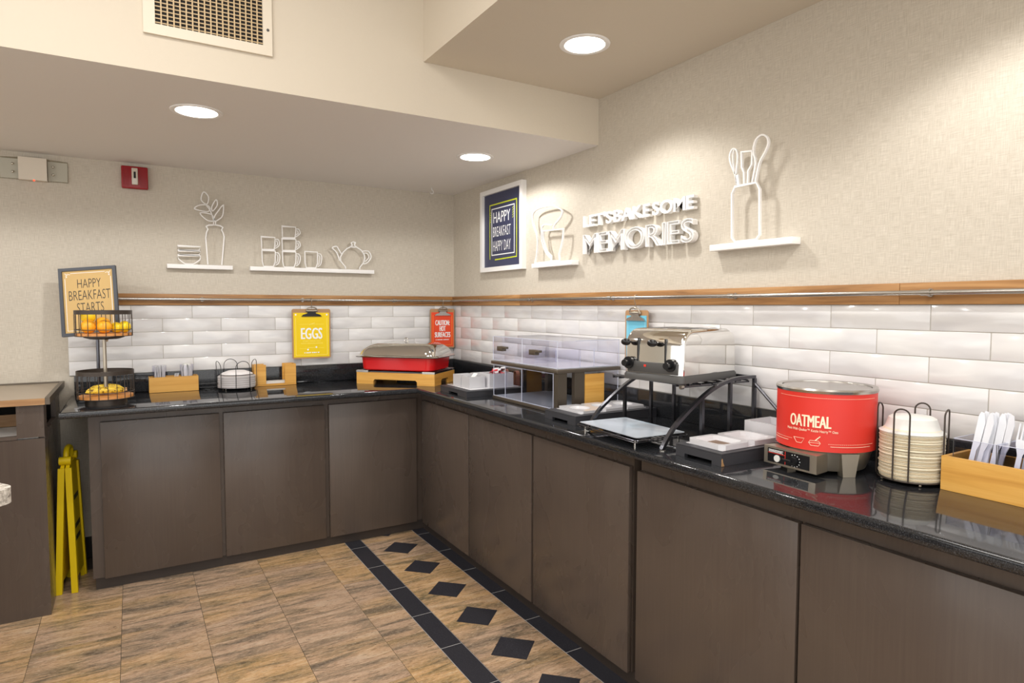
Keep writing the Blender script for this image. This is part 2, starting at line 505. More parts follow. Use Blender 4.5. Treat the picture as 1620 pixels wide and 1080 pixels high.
# --- wall tiles (each its own piece, mesh shared between whole tiles)
TP, TR = 0.3049, (ZW - ZB) / 5.0
def tile_mesh(l):
    mb = MB(); mb.bbox(-l / 2, l / 2, -0.009, 0.0, -TR / 2 + 0.0008, TR / 2 - 0.0008, bev=0.0022, seg=2)
    me = mb.mesh('tile', True); me.materials.append(M['tile']); return me
FULL = tile_mesh(TP - 0.0018)
def wall_tiles(parent, a, b, j0, place):
    for r in range(5):
        zc = ZW - TR * (r + 0.5)
        off = j0 + (TP / 2 if r % 2 else 0.0)
        k = math.floor((a - off) / TP)
        s = off + k * TP
        while s < b - 0.004:
            u0, u1 = max(s, a), min(s + TP, b)
            if u1 - u0 > 0.012:
                me = FULL if (u1 - u0) > TP - 0.002 else tile_mesh(u1 - u0 - 0.0018)
                o = bpy.data.objects.new('tile', me); COL.objects.link(o); o.parent = parent
                place(o, (u0 + u1) / 2, zc)
            s += TP
def pb(o, u, z): o.location = (u, -0.0005, z)
def pr(o, u, z): o.location = (-0.0005, -u, z); o.rotation_euler = (0, 0, -PI / 2)
wall_tiles(wall_back, -2.277, -0.0105, -0.461, pb)
wall_tiles(wall_right, 0.0005, 4.55, 2.257, pr)
box('grout_bed', M['grout'], wall_back, -2.277, -0.0005, -0.0075, -0.0002, ZB, ZW)
box('grout_bed', M['grout'], wall_right, -0.0075, -0.0002, -4.55, -0.0005, ZB, ZW)

# --- oak trim with its boards
t = tag(thing('trim_1', None, None), kind='structure')
box('board', M['oakx'], t, -2.277, -0.021, -0.02, -0.0005, ZW + 0.0003, ZT, bev=0.0015)
t = tag(thing('trim_2', None, None), kind='structure')
for (a, b) in ((-0.0005, -0.93), (-0.931, -3.088), (-3.089, -4.55)):
    box('board', M['oaky'], t, -0.02, -0.0005, a, b, ZW + 0.0003, ZT, bev=0.0015)
tag(box('baseboard_back', M['black'], None, -2.324, -2.176, -0.015, -0.0005, 0.0, 0.115), kind='structure')

# --- floor tiles
def floor_piece(poly, mt, z=0.0):
    cx = sum(p[0] for p in poly) / len(poly); cy = sum(p[1] for p in poly) / len(poly)
    mb = MB(); mb.prism([(p[0] - cx, p[1] - cy) for p in poly], 2, -0.012, 0.0)
    return mb.build('tile', mt, floor, (cx, cy, z))
G = 0.0011
def rect(x0, x1, y0, y1, mt, z=0.0, g=G):
    return floor_piece([(x0 + g, y0 + g), (x1 - g, y0 + g), (x1 - g, y1 - g), (x0 + g, y1 - g)], mt, z)
cols = [-2.36 - 0.3105 * k for k in range(8, 0, -1)] + [-2.36, -2.055, -1.746, -1.433, -1.122, -0.9535]
TL = 0.621
jo = {-2.36: -1.058, -2.055: -1.058, -1.746: -1.340, -1.433: -1.337, -1.122: -1.680}
for i in range(len(cols) - 1):
    y = jo.get(cols[i], -1.06 - 0.2 * (i % 3)) + 2 * TL
    while y > YEND:
        rect(cols[i], cols[i + 1], max(y - TL, YEND - 0.3), min(y, -0.2), M['stone'], 0.0, 0.0009) if min(y, -0.2) - (y - TL) > 0.05 else None
        y -= TL
bj = [-0.318 - 0.3055 * k for k in range(0, 16)]
for j in range(len(bj) - 1):
    rect(-0.9535, -0.858, bj[j + 1], bj[j], M['slate'], g=0.0018)
    rect(-0.5375, -0.44, bj[j + 1] + 0.025, bj[j] + 0.025, M['slate'], g=0.0018)
m = MB(); m.box(-0.9535, -0.858, YEND, -0.4, -0.011, -0.0003); m.box(-0.5375, -0.42, YEND, -0.4, -0.011, -0.0003)
m.build('grout_bed', M['wgrout'], floor)
for j in range(15):                                # granite squares with an inlaid black diamond
    yc = -0.742 + 0.3113 - 0.3113 * j; xc = -0.6977; hx = (0.858 - 0.5375) / 2 - G; hy = 0.3113 / 2 - 0.0004; rx, ry = 0.1035, 0.1015
    O = [(-hx, -hy), (hx, -hy), (hx, hy), (-hx, hy)]
    I = [(0, -ry), (rx, 0), (0, ry), (-rx, 0)]
    vs = [(x, y, 0.0) for x, y in O + I]
    mb = MB(); mb.add(vs, [(0, 1, 4), (1, 5, 4), (1, 2, 5), (2, 6, 5), (2, 3, 6), (3, 7, 6), (3, 0, 7), (0, 4, 7)])
    mb.build('tile', M['stone'], floor, (xc, yc, 0.0))
    e = 0.0012
    floor_piece([(xc, yc - ry + e), (xc + rx - e, yc), (xc, yc + ry - e), (xc - rx + e, yc)], M['slate'], 0.0003)

# ================================================================== CABINETS AND COUNTER
CT = 0.8655
def cab_body(t, x0, x1, y0, y1, kick):
    box('body', M['cab'], t, x0, x1, y0, y1, 0.058, CT)
    box('toe_kick', M['kick'], t, *kick, 0.0, 0.058)
t = thing('base_cabinet', 'long brown base cabinet with three flat doors along the alarm-and-teapot wall', 'cabinet', group='built-in base cabinets')
cab_body(t, -2.175, -0.4405, -0.5115, -0.001, (-2.165, -0.4405, -0.503, -0.03))
for (a, b) in ((-2.126, -1.606), (-1.586, -1.064), (-1.04, -0.512)):
    box('door', M['cab'], t, a, b, -0.5345, -0.512, 0.058, 0.82, bev=0.0018)
XD = -0.468
t = thing('base_cabinet', 'brown base cabinet with three close-set doors beneath the pastry case', 'cabinet', group='built-in base cabinets')
cab_body(t, XD, -0.001, -2.436, -0.5125, (-0.4605, -0.03, -2.4545, -0.5125))
for (a, b) in ((-0.565, -1.181), (-1.191, -1.793), (-1.809, -2.434)):
    box('door', M['cab'], t, -0.49, XD - 0.0005, a, b, 0.058, 0.81, bev=0.0018)
t = thing('base_cabinet', 'brown base cabinet with wide doors beneath the oatmeal warmer', 'cabinet', group='built-in base cabinets')
cab_body(t, XD, -0.001, -4.7, -2.474, (-0.4605, -0.03, -4.7, -2.4555))
for (a, b) in ((-2.476, -3.098), (-3.107, -3.73), (-3.74, -4.36)):
    box('door', M['cab'], t, -0.49, XD - 0.0005, a, b, 0.058, 0.805, bev=0.0018)

t = thing('countertop', 'polished black granite countertop running around the corner with low upstand', 'countertop')
poly = [(-2.275, -0.001), (-0.001, -0.001), (-0.001, -4.7), (-DX, -4.7), (-DX, -DY), (-2.275, -DY)]
bm = bmesh.new()
vb = [bm.verts.new((x, y, CT + 0.0005)) for x, y in poly]; vt = [bm.verts.new((x, y, ZC)) for x, y in poly]
bm.faces.new(vb); bm.faces.new(list(reversed(vt)))
for i in range(6): bm.faces.new((vb[i], vt[i], vt[(i + 1) % 6], vb[(i + 1) % 6]))
bm.normal_update()
ed = [e for e in bm.edges if all(v in vt for v in e.verts)] + [e for e in bm.edges if all(v in vb for v in e.verts)]
bmesh.ops.bevel(bm, geom=ed, offset=0.009, segments=4, profile=0.5, affect='EDGES')
bmesh.ops.recalc_face_normals(bm, faces=list(bm.faces))
me = bpy.data.meshes.new('slab'); bm.to_mesh(me); bm.free(); me.shade_smooth(); me.set_sharp_from_angle(angle=math.radians(40))
link('slab', me, M['granite'], t)
box('backsplash', M['granite'], t, -2.255, -0.019, -0.02, -0.0095, ZC, ZB - 0.0005, bev=0.002)
box('backsplash', M['granite'], t, -0.019, -0.0095, -4.7, -0.0095, ZC, ZB - 0.0005, bev=0.002)

# --- waste station at the far left, with taupe top and open bin slots
t = thing('waste_station', 'tall brown waste station with taupe top and a slot, beside the folded yellow sign', 'cabinet', group=None)
X1 = -2.325; Y0 = -0.695
mb = MB()
mb.box(-3.2, X1, Y0, Y0 + 0.02, 0.0, 0.795); mb.box(-3.2, X1 - 0.0205, Y0 + 0.0205, -0.002, 0.0, 0.79)
mb.build('body', M['cab'], t)
box('front_stile', M['cab'], t, -2.422, X1, Y0 - 0.002, Y0 + 0.02, 0.802, 0.948)
box('front_stile', M['cab'], t, -3.2, -2.75, Y0 - 0.002, Y0 + 0.02, 0.802, 0.948)
box('bottom_rail', M['cab'], t, -2.75, -2.422, Y0 - 0.002, Y0 + 0.02, 0.797, 0.812)
box('slot_shelf', M['white'], t, -2.75, -2.35, Y0 + 0.021, -0.35, 0.7955, 0.803)
mb = MB(); mb.box(X1 - 0.02, X1, -0.2, -0.002, 0.0, 0.948); mb.box(X1 - 0.02, X1, Y0 + 0.0205, -0.6, 0.0, 0.948); mb.box(X1 - 0.02, X1, -0.6, -0.2, 0.0, 0.815)
mb.build('side_panel', M['cab'], t)
box('slot_back', M['dark'], t, -3.15, X1 - 0.021, -0.12, -0.11, 0.7955, 0.948)
box('slot_liner', M['edgewood'], t, -2.7, -2.40, -0.34, -0.33, 0.8035, 0.86)
box('top', M['laminate'], t, -3.2, -2.318, -0.70, -0.002, 0.949, 0.968)
mb = MB(); mb.box(-2.3175, -2.300, -0.714, -0.002, 0.945, 0.976)
mb.build('side_edging', M['bronze'], t)
box('front_edging', M['edgewood'], t, -3.2, -2.318, -0.714, -0.7005, 0.945, 0.972)
box('rear_edging', M['bronze'], t, -3.2, -2.318, -0.018, -0.002, 0.9685, 0.976)

# --- pale granite island corner poking in at the left
t = thing('island_counter', 'rounded corner of a pale speckled granite island top', 'countertop')
ps = [Vector((-2.238, -2.150)), Vector((-2.588, -1.63)), Vector((-3.268, -2.11)), Vector((-2.918, -2.63))]
rp = []
c0 = ps[0]; d1 = (ps[3] - c0).normalized(); d2 = (ps[1] - c0).normalized(); R_ = 0.05
for k in range(9):
    tt = k / 8; a = c0 + d1 * R_; b = c0 + d2 * R_
    rp.append((a * (1 - tt) ** 2 + c0 * 2 * tt * (1 - tt) + b * tt ** 2)[:])
mb = MB(); mb.prism(rp + [ps[1][:], ps[2][:], ps[3][:]], 2, 0.885, 0.923)
mb.build('slab', M['marble'], t)
mb = MB(); q = [(c0 + (ps[2] - c0) * 0.16)[:], (ps[1] + (ps[3] - ps[1]) * 0.14)[:], (ps[2] + (c0 - ps[2]) * 0.1)[:], (ps[3] + (ps[1] - ps[3]) * 0.14)[:]]
mb.prism(q, 2, 0.0, 0.8845); mb.build('base', M['cab'], t)

# ================================================================== CEILING FIXTURES
names = ['bright recessed downlight in the higher dropped ceiling by the letters wall', 'recessed downlight in the dropped ceiling over the oatmeal end',
         'recessed downlight in the low soffit on the alarm side of the vent', 'recessed downlight in the low soffit near the navy framed print',
         'recessed downlight in the soffit beyond the waste station']
for (x, y, z, wt), nm in zip(LAMPS, names):
    t = thing('recessed_downlight', nm, 'ceiling light', (x, y, z), group='recessed downlights')
    mb = MB(); mb.lathe([(0.078, -0.001), (0.078, -0.004), (0.090, -0.007), (0.097, -0.004), (0.098, -0.0005)], 40, closed=True)
    mb.build('trim_ring', M['white'], t, smooth=True)
    mb = MB(); mb.lathe([(0.0775, -0.001), (0.0775, -0.003), (0.05, -0.006), (0.002, -0.007)], 32)
    mb.build('diffuser', M['lens'], t, smooth=True)

for (x, y), nm in zip(HALL, ('fill light panel added to the high hall ceiling beside the dropped box', 'fill light panel added to the high hall ceiling furthest from the corner', 'fill light panel added to the high hall ceiling beyond the island')):
    t = thing('fill_light_panel', nm, 'ceiling light', (x, y, ZM), group='added hall fill lights')  # frame and glowing face added around each unseen fill light
    mb = MB()
    for d in ((-0.63, 0.63, -0.33, -0.30), (-0.63, 0.63, 0.30, 0.33), (-0.63, -0.60, -0.30, 0.30), (0.60, 0.63, -0.30, 0.30)): mb.box(d[0], d[1], d[2], d[3], -0.02, -0.0005)
    mb.build('frame', M['white'], t)
    box('diffuser', M['panel'], t, -0.60, 0.60, -0.30, 0.30, -0.012, -0.0005)
t = thing('air_vent', 'cream return air grille with crossed bars set in the soffit face', 'vent', (0, YS, 0))
vx0, vx1, vz0, vz1 = -1.925, -1.517, 2.282, 2.59
ox0, ox1, oz0, oz1 = -1.890, -1.549, 2.316, 2.556
M['ventpaint'] = mat('vent_cream_paint', (216, 206, 188), 0.5)
M['ventbar'] = mat('vent_bar_tan', (196, 172, 134), 0.5)
mb = MB(); y = -0.012
mb.box(vx0, vx1, y, -0.0005, vz0, oz0); mb.box(vx0, vx1, y, -0.0005, oz1, vz1); mb.box(vx0, ox0, y, -0.0005, oz0, oz1); mb.box(ox1, vx1, y, -0.0005, oz0, oz1)
mb.build('frame', M['ventpaint'], t)
box('duct_shade', M['dark'], t, ox0, ox1, -0.0015, -0.0005, oz0, oz1)  # dark sheet on the solid soffit, the duct's shade as colour
for k in range(17):
    x = ox0 + 0.0185 + k * 0.0190
    box('vertical_bar', M['ventbar'], t, x - 0.0022, x + 0.0022, -0.0105, -0.006, oz0, oz1)
for k in range(18):
    z = oz0 + 0.008 + k * 0.0133
    box('cross_bar', M['ventbar'], t, ox0, ox1, -0.0055, -0.0020, z - 0.0018, z + 0.0018)
mb = MB(); mb.lathe([(0.005, 0), (0.005, 0.002), (0.001, 0.003)], 12)
mb.build('screw', M['darkgrey'], t, (-1.532, -0.012, 2.372), (PI / 2, 0, 0))

mb = MB(); mb.tube([(0, 0, 0), (0, 0, -0.014)] + [(0.013 * math.sin(a), 0, -0.026 + 0.012 * math.cos(a)) for a in [0.2 + 0.45 * i for i in range(10)]], 0.0028, 8)
tag(mb.build('ceiling_hook', M['white'], None, (-0.249, -0.184, ZS - 0.001), smooth=True), 'small white J-shaped hook screwed into the soffit', 'hook')

# ================================================================== WALL FIXTURES
t = thing('emergency_light', 'beige emergency light with two clear lamp ends and a red indicator', 'emergency light', (0, -0.001, 0))
mb = MB(); mb.prism([(-2.455, -0.045), (-2.337, -0.045), (-2.337, 0.0), (-2.455, 0.0)], 2, 2.017, 2.130)
M['beige'] = mat('beige_plastic', (214, 204, 188), 0.4)
M['lampwhite'] = mat('lamp_reflector_grey', (206, 204, 196), 0.3)
M['lampglass'] = mat_acrylic('clear_lamp_lens', (240, 239, 234))
mb.build('housing', M['beige'], t)
for (xa, xb, ya, yb) in ((-2.455, -2.535, -0.045, -0.016), (-2.337, -2.250, -0.045, -0.016)):
    mb = MB(); mb.prism([(xa, ya), (xb, yb), (xb, -0.0), (xa, -0.0)], 2, 2.020, 2.127)
    mb.build('lamp_lens', M['lampglass'], t)
    sx = 1 if xb > xa else -1
    mb = MB(); mb.prism([(xa + sx * 0.001, -0.012), (xb - sx * 0.002, -0.008), (xb - sx * 0.002, -0.002), (xa + sx * 0.001, -0.002)], 2, 2.024, 2.123)
    mb.build('reflector', M['lampwhite'], t)
    for zz in (2.055, 2.095):
        mb = MB(); mb.sphere((xa + sx * 0.025, -0.022, zz), 0.007, 0.007, 0.007, 10, 6); mb.build('lamp_bulb', M['chrome'], t, smooth=True)
mb = MB(); mb.sphere((-2.392, -0.043, 2.0155), 0.004, 0.004, 0.004, 10, 6); mb.build('indicator', M['led'], t)

t = thing('fire_alarm_strobe', 'dark red fire alarm strobe with clear flash capsule under the soffit', 'fire alarm', (0, -0.001, 0))
box('housing', M['strobered'], t, -2.010, -1.884, -0.038, 0.0, 2.018, 2.138, bev=0.006, seg=3)
for k in range(14):
    x = -2.004 + k * 0.0045 if k < 7 else -1.922 + (k - 7) * 0.0045
    box('sounder_rib', M['strobered'], t, x, x + 0.002, -0.0395, -0.0385, 2.028, 2.128)
box('lens', M['strobeglass'], t, -1.962, -1.932, -0.058, -0.0385, 2.036, 2.126, bev=0.004)
mb = MB(); mb.bbox(-1.952, -1.942, -0.060, -0.0585, 2.07, 2.105, bev=0.0006); mb.build('flash_tube', M['blackplastic'], t)

# --- oak ledge rails with brackets
def rail(label, wall, a, b, braks, s, joints):
    t = thing('hanging_rail', label, 'rail', group='steel hanging rails')
    z = 1.4145
    P = (lambda u, d, zz: (u, -d, zz)) if wall == 'b' else (lambda u, d, zz: (-d, -u, zz))
    mb = MB(); mb.tube([P(a, s, z), P(b, s, z)], 0.0072, 14); mb.build('pipe', M['steel'], t, smooth=True)
    for u in joints:
        mb = MB(); mb.tube([P(u - 0.013, s, z), P(u + 0.013, s, z)], 0.0093, 14); mb.build('collar', M['steel'], t, smooth=True)
    for u in braks:
        mb = MB(); mb.tube([P(u, 0.0205, z), P(u, s - 0.0072, z)], 0.005, 10); mb.tube([P(u, 0.0205, z), P(u, 0.0235, z)], 0.012, 14)
        mb.build('bracket', M['steel'], t, smooth=True)
rail('slim steel rail on the oak strip below the teapot shelf', 'b', -2.26, -0.0535, (-2.1, -1.628, -1.06, -0.462), 0.046, (-1.628, -1.03, -0.462))
rail('slim steel rail on the oak strip below the raised letters', 'r', 0.0535, 4.5, (0.42, 1.07, 1.78, 2.49, 3.175, 3.9), 0.046, (1.07, 1.78, 2.49, 3.175, 3.9))

# --- clipboards hanging from S-hooks
def clipboard(label, loc, rz, w, h, paper, dark):
    """local: board in XZ facing -y, hook at top; origin on the rail axis"""
    t = thing('clipboard', label, 'clipboard', loc, rz, 'clipboards hanging from the rails')
    zt = -0.056
    mb = MB()
    pts = arc(w / 2 - 0.012, -0.012, 0.012, 0, 90, 5) + arc(-w / 2 + 0.012, -0.012, 0.012, 90, 180, 5) + arc(-w / 2 + 0.012, -h + 0.012, 0.012, 180, 270, 5) + arc(w / 2 - 0.012, -h + 0.012, 0.012, 270, 360, 5)
    mb.prism([(x, zt + z) for x, z in pts], 1, 0.003, 0.0065); mb.build('board', M['boardwood'], t)
    pw, ph = w - 0.018, h - 0.034
    pz1 = zt - 0.024; pz0 = pz1 - ph
    box('paper', paper, t, -pw / 2, pw / 2, 0.0018, 0.0028, pz0, pz1)
    mt = M['blackplastic'] if dark else M['steel']
    mb = MB()                                              # spring clip: flared plate, throat and coil
    mb.prism([(-0.062, zt - 0.047), (0.062, zt - 0.047), (0.052, zt - 0.036), (0.026, zt - 0.028), (0.022, zt - 0.012), (-0.022, zt - 0.012), (-0.026, zt - 0.028), (-0.052, zt - 0.036)], 1, -0.007, 0.0015)
    cl = mb.build('clip', mt, t)
    mb = MB(); mb.tube([(-0.034, -0.004, zt - 0.012), (0.034, -0.004, zt - 0.012)], 0.0075, 10)
    for s in (-1, 1):
        mb.tube(smooth_path([(s * 0.034, -0.006, zt - 0.014), (s * 0.026, -0.012, zt + 0.004), (s * 0.006, -0.012, zt + 0.010), (0, -0.010, zt + 0.012)], 3), 0.0035, 6)
    mb.build('spring', M['steel2'], cl, smooth=True)
    mb = MB()
    mb.tube(smooth_path([(0, 0.010, -0.004), (0, 0.0075, 0.009), (0, -0.002, 0.0115), (0, -0.0105, 0.004), (0, -0.0105, -0.012), (0, -0.004, -0.03), (0, 0.000, -0.044), (0, -0.006, -0.052), (0, -0.013, -0.044)], 4), 0.0018, 7)
    mb.build('s_hook', M['steel2'], t, smooth=True)
    return t, pz0, pz1, pw
YP = 0.0016
t, z0, z1, pw = clipboard('clipboard with yellow EGGS sheet and black spring clip', (-1.012, -0.046, 1.4145), 0, 0.238, 0.312, M['yellowpaper'], True)
text('lettering', 'EGGS', M['whiteline'], t, 0.0, z0 + 0.148, 0.128, 0.070, YP, fat=0.0022)
text('lettering', 'START YOUR DAY', M['paleyellow'], t, 0.0, z0 + 0.100, 0.110, 0.0085, YP)
text('lettering', 'WITH EGGCELLENCE', M['paleyellow'], t, 0.0, z0 + 0.086, 0.135, 0.0085, YP)
for k in range(8):                               # tiny line of print, too small to read
    box('fine_print', M['whiteline'], t, -0.046 + 0.0118 * k, -0.046 + 0.0118 * k + (0.009 if k % 3 else 0.005), YP - 0.0003, YP, z0 + 0.024, z0 + 0.031)
mb = MB(); e = 0.013
line2(mb, [(-pw / 2 + e, z1 - 0.03), (-pw / 2 + e, z0 + e), (pw / 2 - e, z0 + e), (pw / 2 - e, z1 - 0.03)], 0.0024, YP)
line2(mb, [(-0.075, z0 + 0.206), (0.075, z0 + 0.206)], 0.0012, YP); line2(mb, [(-0.014, z0 + 0.204), (0.02, z0 + 0.214)], 0.004, YP)
line2(mb, [(-0.075, z0 + 0.055), (-0.03, z0 + 0.053)], 0.0012, YP); line2(mb, [(0.035, z0 + 0.057), (0.075, z0 + 0.057)], 0.0012, YP)
line2(mb, [(-0.024, z0 + 0.048), (-0.024, z0 + 0.058), (0.026, z0 + 0.060)], 0.0016, YP)
mb.build('print_lines', M['paleyellow'], t)
for (x, z) in ((-pw / 2 + 0.014, z1 - 0.012), (pw / 2 - 0.014, z1 - 0.012), (-0.024, z0 + 0.047), (0.028, z0 + 0.061)):
    mb = MB(); mb.prism([(x + 0.0055 * math.cos(a), z + 0.0055 * math.sin(a)) for a in [2 * PI * k / 10 for k in range(10)]], 1, YP - 0.0003, YP)
    mb.build('print_dot', M['whiteline'], t)

t, z0, z1, pw = clipboard('clipboard with orange-red CAUTION HOT SURFACES sheet behind the chafing dish', (-0.111, -0.046, 1.4145), 0, 0.186, 0.275, M['redpaper'], False)
text('lettering', 'CAUTION:', M['whiteline'], t, 0.0, z1 - 0.073, 0.108, 0.036, YP, fat=0.0012)
text('lettering', 'HOT', M['whiteline'], t, 0.0, z1 - 0.114, 0.044, 0.036, YP, fat=0.0012)
text('lettering', 'SURFACES', M['whiteline'], t, 0.0, z1 - 0.157, 0.118, 0.036, YP, fat=0.0012)
for k in range(9):                               # tiny line of print, too small to read
    box('fine_print', M['whiteline'], t, -0.052 + 0.0118 * k, -0.052 + 0.0118 * k + (0.009 if k % 4 else 0.005), YP - 0.0003, YP, z1 - 0.195, z1 - 0.189)
mb = MB(); e = 0.012
line2(mb, [(-pw / 2 + e, z1 - 0.02), (-pw / 2 + e, z0 + e), (pw / 2 - e, z0 + e), (pw / 2 - e, z1 - 0.02)], 0.004, YP)
mb.build('print_lines', M['orangeline'], t)

t, z0, z1, pw = clipboard('clipboard with sky blue sheet hanging behind the chrome toaster', (-0.046, -1.966, 1.4145), -PI / 2, 0.150, 0.25, M['bluepaper'], False)
mb = MB(); e = 0.010
line2(mb, [(-pw / 2 + e, z1 - 0.02), (-pw / 2 + e, z0 + e), (pw / 2 - e, z0 + e), (pw / 2 - e, z1 - 0.02)], 0.002, YP)
line2(mb, [(-0.04, z1 - 0.062), (0.04, z1 - 0.062)], 0.0012, YP)
mb.build('print_lines', M['paleblue'], t)

# --- navy framed print on the right wall
t = thing('framed_print', 'white framed navy print reading HAPPY BREAKFAST HAPPY DAY', 'picture', (-0.001, -0.716, 1.85), -PI / 2)
fw, fh, fr_ = 0.512, 0.512, 0.028
mb = MB()
for (a, b, c, d) in ((-fw / 2, fw / 2, fh / 2 - fr_, fh / 2), (-fw / 2, fw / 2, -fh / 2, -fh / 2 + fr_), (-fw / 2, -fw / 2 + fr_, -fh / 2 + fr_, fh / 2 - fr_), (fw / 2 - fr_, fw / 2, -fh / 2 + fr_, fh / 2 - fr_)):
    mb.box(a, b, -0.032, 0.0, c, d)
mb.build('frame', M['white'], t)
iw, ih = fw / 2 - fr_, fh / 2 - fr_
box('print', M['navy'], t, -iw + 0.004, iw - 0.0005, -0.016, -0.001, -ih, ih)
Y = -0.0164
mb = MB(); line2(mb, [(-iw + 0.075, -ih + 0.050), (-iw + 0.075, ih - 0.068), (iw - 0.055, ih - 0.068), (iw - 0.055, -ih + 0.050), (-iw + 0.14, -ih + 0.045)], 0.008, Y)
for s in (-1, 1):
    for k in range(5):
        cx = s * 0.132 - 0.008; cz = 0.055 + k * 0.014
        line2(mb, [(cx, cz), (cx + s * 0.016, cz + 0.01)], 0.0045, Y)
mb.build('lime_border', M['limeline'], t)
mb = MB(); line2(mb, [(-iw + 0.100, -ih + 0.075), (-iw + 0.100, ih - 0.095), (iw - 0.082, ih - 0.095), (iw - 0.082, -ih + 0.075)], 0.006, Y, closed=True); mb.build('white_border', M['whiteline'], t)
text('lettering', 'HAPPY', M['whiteline'], t, -0.004, 0.078, 0.205, 0.066, Y, offset=-0.002)
text('lettering', 'BREAKFAST', M['whiteline'], t, -0.004, -0.010, 0.215, 0.062, Y, offset=-0.010)
text('lettering', 'HAPPY DAY', M['whiteline'], t, -0.004, -0.098, 0.215, 0.062, Y, offset=-0.010)

# --- shelves and white outline ornaments
def shelf(label, loc, rz, w, th=0.024, dp=0.048):
    o = box('display_shelf', M['white'], None, 0, w, -dp, -0.0005, -th, 0, bev=0.0012)
    o.location = loc; o.rotation_euler = (0, 0, rz)
    return tag(o, label, 'shelf', 'narrow white display shelves')
SZ = 1.613
shelf('short white shelf holding the outline bowls and leafy vase', (-1.8035, 0, SZ), 0, 0.341)
shelf('long white shelf holding the outline mugs and teapot', (-1.366, 0, SZ), 0, 0.764)
shelf('small white shelf under the outline stand mixer', (0, -1.100, SZ), -PI / 2, 0.378)
shelf('white shelf under the outline jar of utensils', (0, -2.383, SZ), -PI / 2, 0.361)
OT = 0.010
def outl(mb, pts, y=-0.04, closed=False, w=0.0062, sm=0):
    P = [(p[0], y, p[1]) for p in pts]
    if sm: P = smooth_path(P, sm, closed)
    mb.bar(P, (0, 1, 0), w, OT, closed)
    return mb
def orn(name, label, cat, strokes, rz=0, group=None, loc=(0, 0, 0)):
    mb = MB()
    for st in strokes: outl(mb, st[0], closed=st[1], sm=st[2], w=(st[3] if len(st) > 3 else 0.0062))
    return tag(mb.build(name, M['white'], None, loc, (0, 0, rz)), label, cat, group)
S0 = SZ + 0.0031
# bowls
for (zt, zb, full, lb) in ((1.716, 1.693, False, 'topmost of three white outline bowls on the short shelf'), (1.6895, 1.667, False, 'middle of three white outline bowls on the short shelf'), (1.6632, S0, True, 'lowest and deepest of three white outline bowls on the short shelf')):
    if full: pts = [(-1.7485, zt), (-1.631, zt), (-1.636, zt - 0.022), (-1.660, S0 + 0.006), (-1.672, S0), (-1.711, S0), (-1.722, S0 + 0.006), (-1.744, zt - 0.022)]
    else: pts = [(-1.7485, zt), (-1.631, zt), (-1.640, zb), (-1.740, zb)]
    orn('outline_bowl', lb, 'ornament', [(pts, True, 0, 0.005)], group='white outline bowls')
# vase with leafy sprig
o = thing('outline_vase', 'white outline vase with a leafy sprig on the short shelf', 'ornament')
mb = MB(); outl(mb, [(-1.595, S0), (-1.603, 1.770), (-1.598, 1.800), (-1.590, 1.819), (-1.599, 1.834), (-1.585, 1.843), (-1.553, 1.846), (-1.525, 1.843), (-1.511, 1.834), (-1.518, 1.819), (-1.509, 1.800), (-1.505, 1.780), (-1.521, S0)], closed=False)
mb.build('vase', M['white'], o)
for lf in ([(-1.592, 1.962), (-1.622, 1.984), (-1.608, 2.030), (-1.583, 2.004)], [(-1.590, 1.955), (-1.628, 1.954), (-1.657, 1.931), (-1.596, 1.919), (-1.575, 1.935)],
           [(-1.563, 1.925), (-1.566, 1.951), (-1.543, 1.992), (-1.538, 1.960)], [(-1.572, 1.905), (-1.629, 1.909), (-1.600, 1.874), (-1.572, 1.866), (-1.556, 1.875)],
           [(-1.553, 1.895), (-1.535, 1.925), (-1.506, 1.963), (-1.510, 1.905), (-1.530, 1.880), (-1.553, 1.868)]):
    mb = MB(); P = smooth_path([(p[0], -0.04, p[1]) for p in lf], 4, True); mb.bar(P, (0, 1, 0), 0.0052, OT, True); mb.build('leaf', M['white'], o)
mb = MB(); outl(mb, [(-1.560, 1.846), (-1.560, 1.875), (-1.575, 1.925), (-1.598, 1.958)], sm=4, w=0.005); outl(mb, [(-1.549, 1.846), (-1.549, 1.872)], w=0.005); mb.build('stem', M['white'], o)
# mugs
def mug(lb, x0, x1, zb, zt, taper):
    d = 0.008 if taper else 0.002
    body = [(x0, zt), (x1, zt - 0.001), (x1 - 0.001, zb + 0.03), (x1 - d - 0.004, zb), (x0 + d, zb), (x0 + 0.001, zb + 0.03)]
    h1 = [(x1 + 0.002, zt - 0.012), (x1 + 0.018, zt - 0.013), (x1 + 0.026, zt - 0.035), (x1 + 0.018, zb + 0.022), (x1, zb + 0.008)]
    h2 = [(x1 + 0.004, zt - 0.022), (x1 + 0.011, zt - 0.024), (x1 + 0.014, zt - 0.040), (x1 + 0.008, zb + 0.026), (x1 + 0.002, zb + 0.020)]
    orn('outline_mug', lb, 'ornament', [(body, True, 0, 0.0052), (h1, False, 4, 0.005), (h2, False, 4, 0.004)], group='white outline mugs')
mug('upper mug of the two-high white outline stack', -1.300, -1.221, 1.7175, 1.793, False)
mug('lower mug of the two-high white outline stack', -1.298, -1.221, S0, 1.711, True)
mug('top mug of the three-high white outline stack', -1.179, -1.098, 1.7945, 1.863, False)
mug('middle mug of the three-high white outline stack', -1.181, -1.098, 1.7165, 1.788, False)
mug('bottom mug of the three-high white outline stack', -1.180, -1.100, S0, 1.710, True)
mug('single white outline mug standing beside the outline teapot', -1.046, -0.968, S0, 1.716, True)
